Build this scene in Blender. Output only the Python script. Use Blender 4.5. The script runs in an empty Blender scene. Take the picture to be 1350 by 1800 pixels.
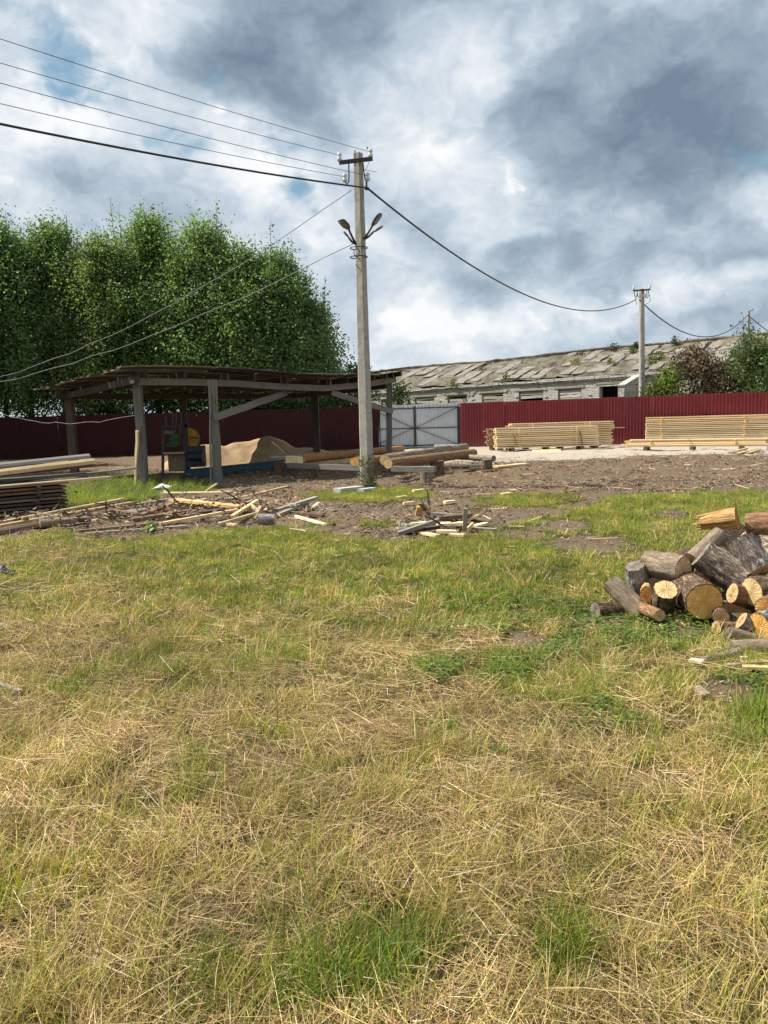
import bpy, math, random
import numpy as np
from mathutils import Vector, Matrix

R = math.radians
rng = np.random.default_rng(7)
random.seed(7)
SC = bpy.context.scene
COL = SC.collection

# ---------------------------------------------------------------- camera
W0, H0, F0 = 1350.0, 1800.0, 1340.0          # the photograph's pixels and focal length in pixels
EYE = 1.45
ROLL, PITCH = 0.028, math.atan(160.0 / F0)
cam = bpy.data.cameras.new('camera')
camo = bpy.data.objects.new('camera', cam)
COL.objects.link(camo)
cam.sensor_fit = 'VERTICAL'
cam.angle = 2 * math.atan(H0 / 2 / F0)
cam.clip_start, cam.clip_end = 0.05, 3000
_f = Vector((0, math.cos(PITCH), -math.sin(PITCH)))
_u = Vector((0, math.sin(PITCH), math.cos(PITCH)))
_r = Vector((1, 0, 0))
CU = _u * math.cos(ROLL) + _r * math.sin(ROLL)
CR = _r * math.cos(ROLL) - _u * math.sin(ROLL)
camo.matrix_world = Matrix(((CR.x, CU.x, -_f.x, 0), (CR.y, CU.y, -_f.y, 0), (CR.z, CU.z, -_f.z, EYE), (0, 0, 0, 1)))
SC.camera = camo
EYEP = Vector((0, 0, EYE))


def ray(px, py):
    return _f * F0 + CR * (px - W0 / 2) + CU * (H0 / 2 - py)


def at(px, py, z=0.0):
    """the point of the horizontal plane at height z seen at that place of the photograph"""
    d = ray(px, py)
    return EYEP + d * ((z - EYE) / d.z)


def atY(px, py, y):
    d = ray(px, py)
    return EYEP + d * (y / d.y)


def proj(x, y, z):
    p = np.stack([np.asarray(x, float), np.asarray(y, float), np.asarray(z, float) - EYE], -1)
    d = np.maximum(p @ np.array(_f), 1e-3)
    return W0 / 2 + F0 * (p @ np.array(CR)) / d, H0 / 2 - F0 * (p @ np.array(CU)) / d


# ---------------------------------------------------------------- world, sun, exposure
SUN = Vector((-0.97, 0.24, 0)).normalized()
EL = R(52)
SUNV = Vector((SUN.x * math.cos(EL), SUN.y * math.cos(EL), math.sin(EL)))
sl = bpy.data.lights.new('sun', 'SUN')
sl.energy, sl.angle, sl.color = 5.0, R(0.53), (1.0, 0.94, 0.84)
so = bpy.data.objects.new('sun', sl)
COL.objects.link(so)
so.rotation_euler = (-SUNV).to_track_quat('-Z', 'Y').to_euler()
so.location = (-30, 10, 40)

SC.view_settings.view_transform = 'Standard'
SC.view_settings.look = 'None'
SC.view_settings.gamma = 1
SC.view_settings.use_curve_mapping = False
SC.view_settings.exposure = 0.62
SC.render.engine = 'CYCLES'
SC.cycles.max_bounces = 6
SC.cycles.diffuse_bounces = 3
SC.cycles.transmission_bounces = 3
SC.cycles.transparent_max_bounces = 8
SC.cycles.caustics_reflective = SC.cycles.caustics_refractive = False


class NT:
    """short hand for building node trees"""
    def __init__(s, tree):
        s.t = tree
        s.n = tree.nodes
        s.l = tree.links

    def node(s, typ, **kw):
        n = s.n.new(typ)
        for k, v in kw.items():
            setattr(n, k, v)
        return n

    def put(s, sock, v):
        if hasattr(v, 'is_output'):
            s.l.new(v, sock)
        elif v is not None:
            if sock.type == 'RGBA' and not isinstance(v, (int, float)) and len(v) == 3:
                v = (*v, 1)
            sock.default_value = v
        return sock

    def math(s, op, a, b=None, c=None, clamp=False):
        n = s.node('ShaderNodeMath', operation=op, use_clamp=clamp)
        for i, v in enumerate((a, b, c)):
            if v is not None:
                s.put(n.inputs[i], v)
        return n.outputs[0]

    def vmath(s, op, a, b=None, out=0):
        n = s.node('ShaderNodeVectorMath', operation=op)
        s.put(n.inputs[0], a)
        if b is not None:
            if op == 'SCALE':
                s.put(n.inputs['Scale'], b)
            else:
                s.put(n.inputs[1], b)
        return n.outputs[out]

    def noise(s, vec, scale=5, detail=4, rough=.55, dist=0, color=False):
        n = s.node('ShaderNodeTexNoise')
        s.put(n.inputs['Vector'], vec)
        n.inputs['Scale'].default_value = scale
        n.inputs['Detail'].default_value = detail
        n.inputs['Roughness'].default_value = rough
        n.inputs['Distortion'].default_value = dist
        return n.outputs['Color' if color else 'Fac']

    def vor(s, vec, scale=5, feature='F1', out='Distance', rnd=1):
        n = s.node('ShaderNodeTexVoronoi', feature=feature)
        s.put(n.inputs['Vector'], vec)
        n.inputs['Scale'].default_value = scale
        n.inputs['Randomness'].default_value = rnd
        return n.outputs[out]

    def ramp(s, fac, stops, interp='LINEAR'):
        n = s.node('ShaderNodeValToRGB')
        n.color_ramp.interpolation = interp
        e = n.color_ramp.elements
        while len(e) < len(stops):
            e.new(.5)
        for el, (p, c) in zip(e, stops):
            el.position = p
            el.color = (*c, 1) if not isinstance(c, (int, float)) else (c, c, c, 1)
        s.put(n.inputs[0], fac)
        return n.outputs[0]

    def step(s, v, a, b, t0=0.0, t1=1.0):
        n = s.node('ShaderNodeMapRange', interpolation_type='SMOOTHSTEP')
        s.put(n.inputs[0], v)
        for i, x in enumerate((a, b, t0, t1)):
            n.inputs[1 + i].default_value = x
        return n.outputs[0]

    def mix(s, fac, a, b, blend='MIX'):
        n = s.node('ShaderNodeMix', data_type='RGBA', blend_type=blend)
        s.put(n.inputs[0], fac)
        s.put(n.inputs[6], a)
        s.put(n.inputs[7], b)
        return n.outputs[2]

    def map(s, vec, scale=(1, 1, 1), loc=(0, 0, 0), rot=(0, 0, 0)):
        n = s.node('ShaderNodeMapping')
        s.put(n.inputs[0], vec)
        n.inputs[1].default_value = loc
        n.inputs[2].default_value = rot
        n.inputs[3].default_value = scale
        return n.outputs[0]

    def attr(s, name, out='Color', typ='GEOMETRY'):
        n = s.node('ShaderNodeAttribute', attribute_type=typ)
        n.attribute_name = name
        return n.outputs[out]

    def objc(s):
        return s.node('ShaderNodeTexCoord').outputs['Object']

    def pos(s):
        return s.node('ShaderNodeNewGeometry').outputs['Position']

    def rnd(s):
        return s.node('ShaderNodeObjectInfo').outputs['Random']

    def bump(s, h, strength=.5, dist=.02, normal=None):
        n = s.node('ShaderNodeBump')
        n.inputs['Strength'].default_value = strength
        n.inputs['Distance'].default_value = dist
        s.put(n.inputs['Height'], h)
        if normal is not None:
            s.put(n.inputs['Normal'], normal)
        return n.outputs[0]


def material(name, fn):
    m = bpy.data.materials.new(name)
    m.use_nodes = True
    t = NT(m.node_tree)
    b = t.n['Principled BSDF']
    b.inputs['Roughness'].default_value = .85
    b.inputs['Specular IOR Level'].default_value = .25
    fn(t, b)
    return m


def make_world():
    w = bpy.data.worlds.new('World')
    SC.world = w
    w.use_nodes = True
    t = NT(w.node_tree)
    t.n.clear()
    out = t.node('ShaderNodeOutputWorld')
    sky = t.node('ShaderNodeTexSky', sky_type='NISHITA')
    sky.sun_disc = False
    sky.sun_elevation = EL
    sky.sun_rotation = math.atan2(SUN.x, SUN.y)
    sky.air_density, sky.dust_density, sky.ozone_density = 1.0, .8, .6
    bg1 = t.node('ShaderNodeBackground')
    t.put(bg1.inputs[0], t.mix(1.0, sky.outputs[0], (.92, 1.1, .98), 'MULTIPLY'))
    bg1.inputs[1].default_value = 0.075
    d = t.node('ShaderNodeTexCoord').outputs['Generated']
    sep = t.node('ShaderNodeSeparateXYZ')
    t.put(sep.inputs[0], d)
    z = sep.outputs['Z']
    # cloud layer: directions flattened towards the horizon, warped
    q = t.map(d, scale=(1, 1, 1.45))
    w1 = t.vmath('SCALE', t.vmath('SUBTRACT', t.noise(q, 3.4, 2, .6, color=True), (.5, .5, .5)), .24)
    w2 = t.vmath('SCALE', t.vmath('SUBTRACT', t.noise(q, 12, 3, .65, color=True), (.5, .5, .5)), .075)
    dw = t.vmath('ADD', t.vmath('ADD', d, w1), w2)

    def blob(px, py, rad, wgt, flat=1.6):
        v = ray(px, py).normalized()
        df = t.vmath('MULTIPLY', t.vmath('SUBTRACT', dw, tuple(v)), (1, 1, flat))
        dist = t.vmath('LENGTH', df, out='Value')
        return t.math('MULTIPLY', t.step(dist, 0.0, rad / F0 * 1.25, 1, 0), wgt)

    def total(lst):
        acc = lst[0]
        for x in lst[1:]:
            acc = t.math('ADD', acc, x)
        return acc
    fine = t.noise(t.vmath('ADD', q, w2), 5.0, 8, .6, .1)
    edge = t.noise(t.vmath('ADD', t.map(d, scale=(1, 1, 1.25)), t.vmath('SCALE', w2, 1.4)), 13, 6, .6, .1)
    big = t.noise(t.vmath('ADD', q, (7.3, 2.2, 5.1)), 1.9, 2, .5)
    vn = t.node('ShaderNodeTexVoronoi', feature='F1')
    t.put(vn.inputs['Vector'], t.vmath('ADD', t.map(d, scale=(1, 1, 1.35)), t.vmath('SCALE', w2, 1.1)))
    for k_, v_ in (('Scale', 8), ('Detail', 2), ('Roughness', .6), ('Lacunarity', 2.3)):
        vn.inputs[k_].default_value = v_
    billow = t.math('SUBTRACT', 1, vn.outputs['Distance'])
    shade = total([
        blob(540, 130, 225, .68, 1.45), blob(690, 60, 130, .2), blob(390, 110, 120, .2, 2),
        blob(1110, 235, 250, .66, 1.3), blob(1330, 90, 190, .26), blob(1310, 260, 150, .16), blob(980, 200, 130, .16), blob(1180, 60, 170, .12),
        blob(745, 370, 140, .32, 1.5), blob(960, 455, 130, .32, 4), blob(1240, 430, 150, .22, 3.2),
        blob(150, 325, 140, .22, 2.2), blob(850, 525, 180, .18, 4.5), blob(1200, 590, 220, .18, 4.5), blob(430, 265, 120, .14, 2.4)])
    light = total([blob(665, 225, 170, .22, 1), blob(935, 385, 150, .9, 1.5), blob(1085, 400, 100, .6, 1.5), blob(300, 285, 190, .65, 1.6), blob(470, 340, 160, .7, 1.6), blob(110, 255, 140, .4, 2),
                   blob(1295, 345, 130, .5, 2), blob(820, 260, 170, .3), blob(30, 340, 180, .35), blob(1220, 535, 120, .7, 2.4), blob(830, 612, 130, .75, 2.6), blob(200, 40, 220, .42), blob(790, 30, 130, .3),
                   blob(1050, 565, 180, .6, 3), blob(720, 570, 150, .55, 3), blob(1330, 470, 110, .42, 2.6), blob(560, 440, 120, .36, 2), blob(870, 90, 140, .16, 1)])
    away = t.math('MULTIPLY', t.step(big, .42, .62), .42)
    s0 = t.math('SUBTRACT', shade, t.math('MULTIPLY', light, .45))
    s0 = t.math('ADD', s0, t.math('MULTIPLY', t.math('SUBTRACT', fine, .5), -1.15))
    s0 = t.math('ADD', s0, t.math('MULTIPLY', t.math('SUBTRACT', edge, .5), -.8))
    s0 = t.math('ADD', s0, t.math('MULTIPLY', t.math('SUBTRACT', billow, .62), -.2))
    s0 = t.math('ADD', s0, t.math('MULTIPLY', away, .35))
    s0 = t.math('MULTIPLY', t.math('ADD', s0, .20), .93)
    ccol = t.ramp(s0, [(.0, (.90, .92, .94)), (.14, (.74, .79, .84)), (.34, (.54, .625, .715)), (.58, (.345, .43, .52)), (.82, (.235, .31, .395)), (1.0, (.175, .24, .32))])
    # crisp sunlit heads of cumulus
    cm = t.math('ADD', t.math('MULTIPLY', light, .95), t.math('MULTIPLY', t.math('SUBTRACT', billow, .62), .9))
    cm = t.math('ADD', cm, t.math('MULTIPLY', t.math('SUBTRACT', edge, .5), 1.9))
    cm = t.math('ADD', cm, t.math('MULTIPLY', t.math('SUBTRACT', fine, .5), 1.1))
    cm = t.math('SUBTRACT', cm, t.math('MULTIPLY', shade, .25))
    ccol = t.mix(t.step(cm, .26, .56, 0, .88), ccol, (.97, .965, .95))
    # gaps of blue
    gap = total([blob(70, 185, 120, .7, 1.4), blob(520, 385, 100, .85, 1.2), blob(160, 130, 120, .4), blob(1345, 280, 90, .6), blob(420, 185, 70, .4), blob(315, 310, 70, .4), blob(690, 515, 70, .5, 2.4),
                 blob(690, 620, 200, .5, 4), blob(1050, 600, 220, .42, 5), blob(920, 500, 120, .25, 4), blob(20, 20, 80, .4)])
    cov = t.math('ADD', t.math('SUBTRACT', .60, gap), t.math('MULTIPLY', t.math('SUBTRACT', fine, .42), 2.0))
    cov = t.step(cov, .0, .45)
    hz = t.step(z, .0, .09, .4, 0)          # pale air towards the horizon
    ccol = t.mix(hz, ccol, (.62, .71, .80))
    bg2 = t.node('ShaderNodeBackground')
    t.put(bg2.inputs[0], ccol)
    bg2.inputs[1].default_value = .69
    mx = t.node('ShaderNodeMixShader')
    t.put(mx.inputs[0], cov)
    t.l.new(bg1.outputs[0], mx.inputs[1])
    t.l.new(bg2.outputs[0], mx.inputs[2])
    t.l.new(mx.outputs[0], out.inputs[0])
    w.cycles.sampling_method = 'MANUAL'
    w.cycles.sample_map_resolution = 512


make_world()


# ---------------------------------------------------------------- noise in numpy
def _hash(ix, iy, iz, seed):
    h = (ix.astype(np.int64) * 374761393 + iy.astype(np.int64) * 668265263 + iz.astype(np.int64) * 2147483647 + seed * 1274126177) & 0xFFFFFFFF
    h = ((h ^ (h >> 13)) * 1274126177) & 0xFFFFFFFF
    h = h ^ (h >> 16)
    return (h & 0xFFFFFF) / float(0xFFFFFF)


def vnoise(p, seed=0):
    p = np.asarray(p, float)
    i = np.floor(p).astype(np.int64)
    f = p - i
    f = f * f * (3 - 2 * f)
    r = 0
    for dx in (0, 1):
        for dy in (0, 1):
            for dz in (0, 1):
                wgt = (f[..., 0] if dx else 1 - f[..., 0]) * (f[..., 1] if dy else 1 - f[..., 1]) * (f[..., 2] if dz else 1 - f[..., 2])
                r = r + wgt * _hash(i[..., 0] + dx, i[..., 1] + dy, i[..., 2] + dz, seed)
    return r


def fbm(p, oct=4, seed=0, gain=.5):
    p = np.asarray(p, float)
    a, s, r = 1.0, 0.0, 0
    for k in range(oct):
        r = r + a * vnoise(p * 2.0 ** k + 17.3 * k, seed + k)
        s += a
        a *= gain
    return r / s


def n2(x, y, sc, oct=3, seed=0):
    return fbm(np.stack([np.asarray(x, float) * sc, np.asarray(y, float) * sc, np.zeros_like(np.asarray(x, float)) + .37], -1), oct, seed)


# ---------------------------------------------------------------- mesh helpers
class MB:
    def __init__(s):
        s.v, s.f, s.m, s.c = [], [], [], []

    def add(s, verts, faces, mi=0, col=None):
        o = len(s.v)
        s.v.extend([tuple(v) for v in verts])
        s.f.extend([tuple(i + o for i in f) for f in faces])
        s.m.extend([mi] * len(faces))
        s.c.extend([col or (1, 1, 1)] * len(verts))
        return s

    def box(s, c, size, rot=None, mi=0, col=None):
        hx, hy, hz = size[0] / 2, size[1] / 2, size[2] / 2
        vs = [Vector((x, y, z)) for x in (-hx, hx) for y in (-hy, hy) for z in (-hz, hz)]
        if rot is not None:
            vs = [rot @ v for v in vs]
        c = Vector(c)
        return s.add([v + c for v in vs], [(0, 1, 3, 2), (4, 6, 7, 5), (0, 4, 5, 1), (2, 3, 7, 6), (0, 2, 6, 4), (1, 5, 7, 3)], mi, col)

    def bar(s, a, b, w, h, up=(0, 0, 1), mi=0, col=None, taper=1.0):
        a, b = Vector(a), Vector(b)
        x = (b - a).normalized()
        up = Vector(up)
        if abs(x.dot(up)) > .98:
            up = Vector((0, 1, 0))
        y = up.cross(x).normalized()
        zz = x.cross(y)
        vs = []
        for p, k in ((a, 1.0), (b, taper)):
            for sy, sz in ((-1, -1), (1, -1), (1, 1), (-1, 1)):
                vs.append(p + y * sy * w * k / 2 + zz * sz * h * k / 2)
        return s.add(vs, [(3, 2, 1, 0), (4, 5, 6, 7), (0, 1, 5, 4), (1, 2, 6, 5), (2, 3, 7, 6), (3, 0, 4, 7)], mi, col)

    def tube(s, pts, rad, seg=8, mi=0, col=None, caps=True):
        pts = [Vector(p) for p in pts]
        n = len(pts)
        if not hasattr(rad, '__len__'):
            rad = [rad] * n
        vs, fs = [], []
        nrm = None
        for i, p in enumerate(pts):
            tg = (pts[min(i + 1, n - 1)] - pts[max(i - 1, 0)]).normalized()
            if nrm is None:
                nrm = tg.orthogonal().normalized()
            nrm = (nrm - tg * nrm.dot(tg)).normalized()
            bn = tg.cross(nrm)
            for k in range(seg):
                a = 2 * math.pi * k / seg
                vs.append(p + (nrm * math.cos(a) + bn * math.sin(a)) * rad[i])
        for i in range(n - 1):
            for k in range(seg):
                k2 = (k + 1) % seg
                fs.append((i * seg + k, i * seg + k2, (i + 1) * seg + k2, (i + 1) * seg + k))
        if caps:
            fs.append(tuple(range(seg))[::-1])
            fs.append(tuple((n - 1) * seg + k for k in range(seg)))
        return s.add(vs, fs, mi, col)

    def mesh(s, name, mats, smooth=False, color=False):
        me = bpy.data.meshes.new(name)
        me.from_pydata(s.v, [], s.f)
        for m in (mats if isinstance(mats, (list, tuple)) else [mats]):
            me.materials.append(m)
        me.polygons.foreach_set('material_index', s.m)
        if smooth:
            me.polygons.foreach_set('use_smooth', [True] * len(me.polygons))
        if color:
            a = me.color_attributes.new('col', 'FLOAT_COLOR', 'POINT')
            a.data.foreach_set('color', np.c_[np.array(s.c, float), np.ones(len(s.c))].ravel())
        me.update()
        return me

    def build(s, name, mats, parent=None, smooth=False, color=False, loc=None):
        return obj(name, s.mesh(name, mats, smooth, color), parent, loc)


def obj(name, me, parent=None, loc=None):
    o = bpy.data.objects.new(name, me)
    COL.objects.link(o)
    if parent is not None:
        o.parent = parent
    if loc is not None:
        o.location = loc
    return o


def npmesh(name, V, faces, mats, cols=None, smooth=False, nper=4):
    """fast mesh from arrays; faces (n, nper)"""
    me = bpy.data.meshes.new(name)
    V = np.asarray(V, np.float32)
    F = np.asarray(faces, np.int32)
    me.vertices.add(len(V))
    me.vertices.foreach_set('co', V.ravel())
    me.loops.add(F.size)
    me.loops.foreach_set('vertex_index', F.ravel())
    me.polygons.add(len(F))
    me.polygons.foreach_set('loop_start', np.arange(0, F.size, F.shape[1], dtype=np.int32))
    if smooth:
        me.polygons.foreach_set('use_smooth', np.ones(len(F), bool))
    for m in (mats if isinstance(mats, (list, tuple)) else [mats]):
        me.materials.append(m)
    if cols is not None:
        a = me.color_attributes.new('col', 'FLOAT_COLOR', 'POINT')
        a.data.foreach_set('color', np.c_[np.asarray(cols, float), np.ones(len(cols))].astype(np.float32).ravel())
    me.update(calc_edges=True)
    me.validate()
    return me


def tag(o, label=None, cat=None, group=None, kind=None):
    if label:
        o['label'] = label
    if cat:
        o['category'] = cat
    if group:
        o['group'] = group
    if kind:
        o['kind'] = kind
    return o


def thing(name, label, cat, loc=(0, 0, 0), rz=0, group=None):
    o = bpy.data.objects.new(name, None)
    COL.objects.link(o)
    o.location = loc
    o.rotation_euler = (0, 0, rz)
    return tag(o, label, cat, group)


def frame_mat(x, up=(0, 0, 1)):
    """rotation whose local X is x and local Z near up"""
    x = Vector(x).normalized()
    up = Vector(up)
    if abs(x.dot(up)) > .98:
        up = Vector((0, 1, 0))
    y = up.cross(x).normalized()
    z = x.cross(y)
    return Matrix(((x.x, y.x, z.x), (x.y, y.y, z.y), (x.z, y.z, z.z)))


# ---------------------------------------------------------------- materials
def wood(name, stops, grain=1.0, rough=.85, var=.35, knots=True, dirt=None):
    """sawn wood, grain along the object's local X"""
    def fn(t, b):
        o = t.objc()
        r = t.rnd()
        off = t.node('ShaderNodeCombineXYZ')
        t.put(off.inputs[0], t.math('MULTIPLY', r, 37.0))
        t.put(off.inputs[1], t.math('MULTIPLY', r, 11.0))
        v = t.vmath('ADD', o, off.outputs[0])
        g = t.noise(t.map(v, scale=(1.2, 26 * grain, 26 * grain)), 1.0, 6, .6, .4)
        l = t.noise(t.map(v, scale=(.7, 3, 3)), 1.0, 3, .5)
        fac = t.math('ADD', t.math('MULTIPLY', g, .7), t.math('MULTIPLY', l, .45))
        fac = t.math('ADD', fac, t.math('MULTIPLY', t.math('SUBTRACT', r, .5), var))
        c = t.ramp(fac, stops)
        if knots:
            k = t.vor(t.map(v, scale=(1.6, 7, 7)), 1.0)
            c = t.mix(t.step(k, .06, .16, .7, 0), c, tuple(x * .35 for x in stops[0][1]))
        if dirt:
            c = t.mix(t.step(t.noise(v, 3.5, 5, .65), .52, .72, 0, .75), c, dirt)
        t.put(b.inputs['Base Color'], c)
        b.inputs['Roughness'].default_value = rough
        t.put(b.inputs['Normal'], t.bump(g, .55, .006))
    return material(name, fn)


M = {}
M['pine'] = wood('fresh_pine', [(.2, (.54, .32, .12)), (.5, (.79, .54, .25)), (.85, (.87, .66, .37))], var=.55)
M['pine_pale'] = wood('pale_pine', [(.2, (.62, .42, .21)), (.5, (.81, .61, .35)), (.85, (.87, .72, .48))], var=.5, knots=False)
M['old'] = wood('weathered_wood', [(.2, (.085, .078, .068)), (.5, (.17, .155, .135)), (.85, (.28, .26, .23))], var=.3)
M['old_light'] = wood('grey_board', [(.2, (.17, .14, .11)), (.5, (.30, .265, .215)), (.85, (.43, .39, .33))], var=.3)
M['white_board'] = wood('bleached_board', [(.2, (.27, .25, .23)), (.5, (.43, .41, .38)), (.85, (.58, .56, .53))], var=.3)
M['brown'] = wood('brown_board', [(.2, (.07, .045, .03)), (.5, (.15, .095, .06)), (.85, (.27, .19, .12))], var=.3)
M['tan'] = wood('tan_board', [(.2, (.26, .17, .08)), (.5, (.42, .31, .17)), (.85, (.55, .44, .28))], var=.3, dirt=(.2, .16, .12))
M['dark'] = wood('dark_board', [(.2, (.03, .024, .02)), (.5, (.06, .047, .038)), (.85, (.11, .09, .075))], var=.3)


def endgrain(name, c0, c1, c2, rim):
    """cut face of a log whose axis is the object's local X"""
    def fn(t, b):
        o = t.objc()
        sep = t.node('ShaderNodeSeparateXYZ')
        t.put(sep.inputs[0], t.vmath('ADD', o, t.vmath('SCALE', t.vmath('SUBTRACT', t.noise(o, 9, 3, .5, color=True), (.5, .5, .5)), .018)))
        y, z = sep.outputs['Y'], sep.outputs['Z']
        rad = t.math('SQRT', t.math('ADD', t.math('MULTIPLY', y, y), t.math('MULTIPLY', z, z)))
        rad0 = t.attr('rad', 'Fac')
        rings = t.math('SINE', t.math('MULTIPLY', rad, 520))
        rr = t.math('ADD', t.math('MULTIPLY', rings, .17), t.noise(o, 16, 6, .6))
        c = t.ramp(rr, [(.25, c0), (.5, c1), (.8, c2)])
        # heartwood darker, saw scratches and radial cracks
        c = t.mix(t.step(rad, .0, .07, .45, 0), c, tuple(x * .75 for x in c0))
        ang = t.math('ARCTAN2', y, z)
        av = t.node('ShaderNodeCombineXYZ')
        t.put(av.inputs[0], t.math('MULTIPLY', ang, .95))
        t.put(av.inputs[1], t.math('MULTIPLY', t.rnd(), 60))
        t.put(av.inputs[2], t.math('MULTIPLY', rad, 3))
        cr = t.noise(av.outputs[0], 1.6, 4, .7)
        crk = t.step(t.math('ABSOLUTE', t.math('SUBTRACT', cr, .5)), .0, .011, .7, 0)
        c = t.mix(crk, c, tuple(x * .18 for x in c0))
        sc = t.noise(t.map(o, scale=(1, 6, 70), rot=(.5, 0, 0)), 1.0, 3, .6)
        c = t.mix(t.step(sc, .45, .75, 0, .3), c, tuple(x * .6 for x in c0))
        c = t.mix(t.step(rad0, .9, .98), c, rim)
        st = t.noise(t.vmath('ADD', o, (4, 2, 1)), 6, 3, .6)
        c = t.mix(t.step(st, .5, .75, 0, .5), c, tuple(x * .55 for x in c1))
        t.put(b.inputs['Base Color'], c)
        b.inputs['Roughness'].default_value = .8
        t.put(b.inputs['Normal'], t.bump(t.math('ADD', t.math('ADD', sc, t.math('MULTIPLY', rings, .1)), t.math('MULTIPLY', crk, -1.5)), .5, .004))
    return material(name, fn)


M['end_gold'] = endgrain('golden_cut_wood', (.62, .275, .06), (.80, .44, .13), (.88, .58, .24), (.2, .10, .045))
M['end_pale'] = endgrain('pale_cut_wood', (.52, .34, .15), (.68, .49, .24), (.76, .6, .35), (.2, .13, .07))
M['end_tan'] = endgrain('tan_cut_wood', (.52, .32, .15), (.68, .45, .235), (.78, .56, .33), (.14, .09, .06))
M['end_orange'] = endgrain('orange_cut_wood', (.36, .15, .035), (.52, .25, .07), (.62, .36, .14), (.2, .1, .04))
M['end_grey'] = endgrain('grey_cut_wood', (.16, .13, .10), (.24, .20, .16), (.33, .29, .24), (.1, .08, .06))


def bark(name, dark, mid, lite, fissure=1.0, lichen=None, flake=.5):
    def fn(t, b):
        o = t.objc()
        off = t.math('MULTIPLY', t.rnd(), 23)
        v = t.vmath('ADD', o, off)
        n = t.noise(t.map(v, scale=(9, 24, 24)), 1.0, 7, .68, .8)
        rg = t.noise(t.map(t.vmath('ADD', v, t.vmath('SCALE', t.noise(v, 14, 3, .5, color=True), .05)), scale=(9, 42, 42)), 1.0, 4, .62, .5)
        fis = t.step(t.math('ABSOLUTE', t.math('SUBTRACT', rg, .5)), .0, .075)
        cav = t.attr('cav', 'Fac')
        c = t.ramp(n, [(.3, dark), (.5, mid), (.72, lite)])
        c = t.mix(t.math('MULTIPLY', t.math('SUBTRACT', 1, fis), .7 * fissure), c, tuple(x * .4 for x in dark))
        c = t.mix(t.math('MULTIPLY', t.step(cav, .0, .6, 1, 0), .55 * fissure), c, tuple(x * .55 for x in dark))
        if lichen:
            c = t.mix(t.step(t.noise(v, 15, 5, .7), .5, .68, 0, .8), c, lichen)
        t.put(b.inputs['Base Color'], c)
        b.inputs['Roughness'].default_value = .95
        b.inputs['Specular IOR Level'].default_value = .15
        t.put(b.inputs['Normal'], t.bump(t.math('ADD', t.math('MULTIPLY', fis, fissure), t.math('MULTIPLY', n, .8)), .8, .012))
    return material(name, fn)


M['bark_grey'] = bark('grey_fissured_bark', (.19, .14, .10), (.46, .36, .27), (.72, .60, .48))
M['bark_brown'] = bark('brown_bark', (.115, .075, .05), (.28, .19, .125), (.46, .34, .25))
M['bark_red'] = bark('reddish_pine_bark', (.17, .09, .045), (.34, .19, .105), (.48, .31, .19), .5)
M['bark_lichen'] = bark('lichen_bark', (.07, .055, .045), (.2, .16, .13), (.34, .29, .24), .8, (.46, .45, .42))
M['bark_smooth'] = bark('smooth_grey_brown_bark', (.14, .105, .075), (.29, .225, .16), (.45, .37, .28), .3)
M['bark_white'] = bark('bleached_split_wood', (.16, .13, .11), (.36, .33, .30), (.58, .55, .51), .6)
M['bark_orange'] = bark('orange_peeled_pine', (.27, .125, .05), (.46, .235, .105), (.6, .36, .19), .4)


def _splitwood(t, b):
    o = t.objc()
    n = t.noise(t.map(o, scale=(4, 60, 60)), 1.0, 6, .65, .3)
    l = t.noise(o, 9, 3, .5)
    c = t.ramp(t.math('ADD', t.math('MULTIPLY', n, .8), t.math('MULTIPLY', l, .3)), [(.3, (.16, .07, .025)), (.5, (.42, .22, .08)), (.72, (.62, .42, .2))])
    t.put(b.inputs['Base Color'], c)
    t.put(b.inputs['Normal'], t.bump(n, .9, .012))


M['split'] = material('torn_split_wood', _splitwood)


def _concrete(t, b):
    o = t.objc()
    n = t.noise(o, 9, 6, .7)
    f = t.noise(o, 60, 4, .7)
    c = t.ramp(n, [(.3, (.27, .25, .215)), (.5, (.39, .365, .32)), (.7, (.47, .445, .39))])
    c = t.mix(t.step(f, .55, .7, 0, .55), c, (.17, .155, .13))
    streak = t.noise(t.map(o, scale=(16, 16, .9)), 1.0, 4, .6)
    c = t.mix(t.step(streak, .52, .7, 0, .5), c, (.2, .19, .165))
    lich = t.noise(t.vmath('ADD', o, (5, 3, 1)), 22, 4, .7)
    c = t.mix(t.step(lich, .6, .68, 0, .6), c, (.36, .37, .2))
    t.put(b.inputs['Base Color'], c)
    b.inputs['Roughness'].default_value = .95
    t.put(b.inputs['Normal'], t.bump(f, .6, .012))


M['concrete'] = material('weathered_concrete', _concrete)


def flat(name, col, rough=.6, metal=0.0, spec=.4, noise=.25, nsc=8):
    def fn(t, b):
        o = t.objc()
        n = t.noise(o, nsc, 5, .65)
        c = t.mix(t.step(n, .35, .7, 0, 1), tuple(x * (1 - noise) for x in col), tuple(min(1, x * (1 + noise)) for x in col))
        t.put(b.inputs['Base Color'], c)
        b.inputs['Roughness'].default_value = rough
        b.inputs['Metallic'].default_value = metal
        b.inputs['Specular IOR Level'].default_value = spec
        t.put(b.inputs['Normal'], t.bump(n, .15, .004))
    return material(name, fn)


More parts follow.
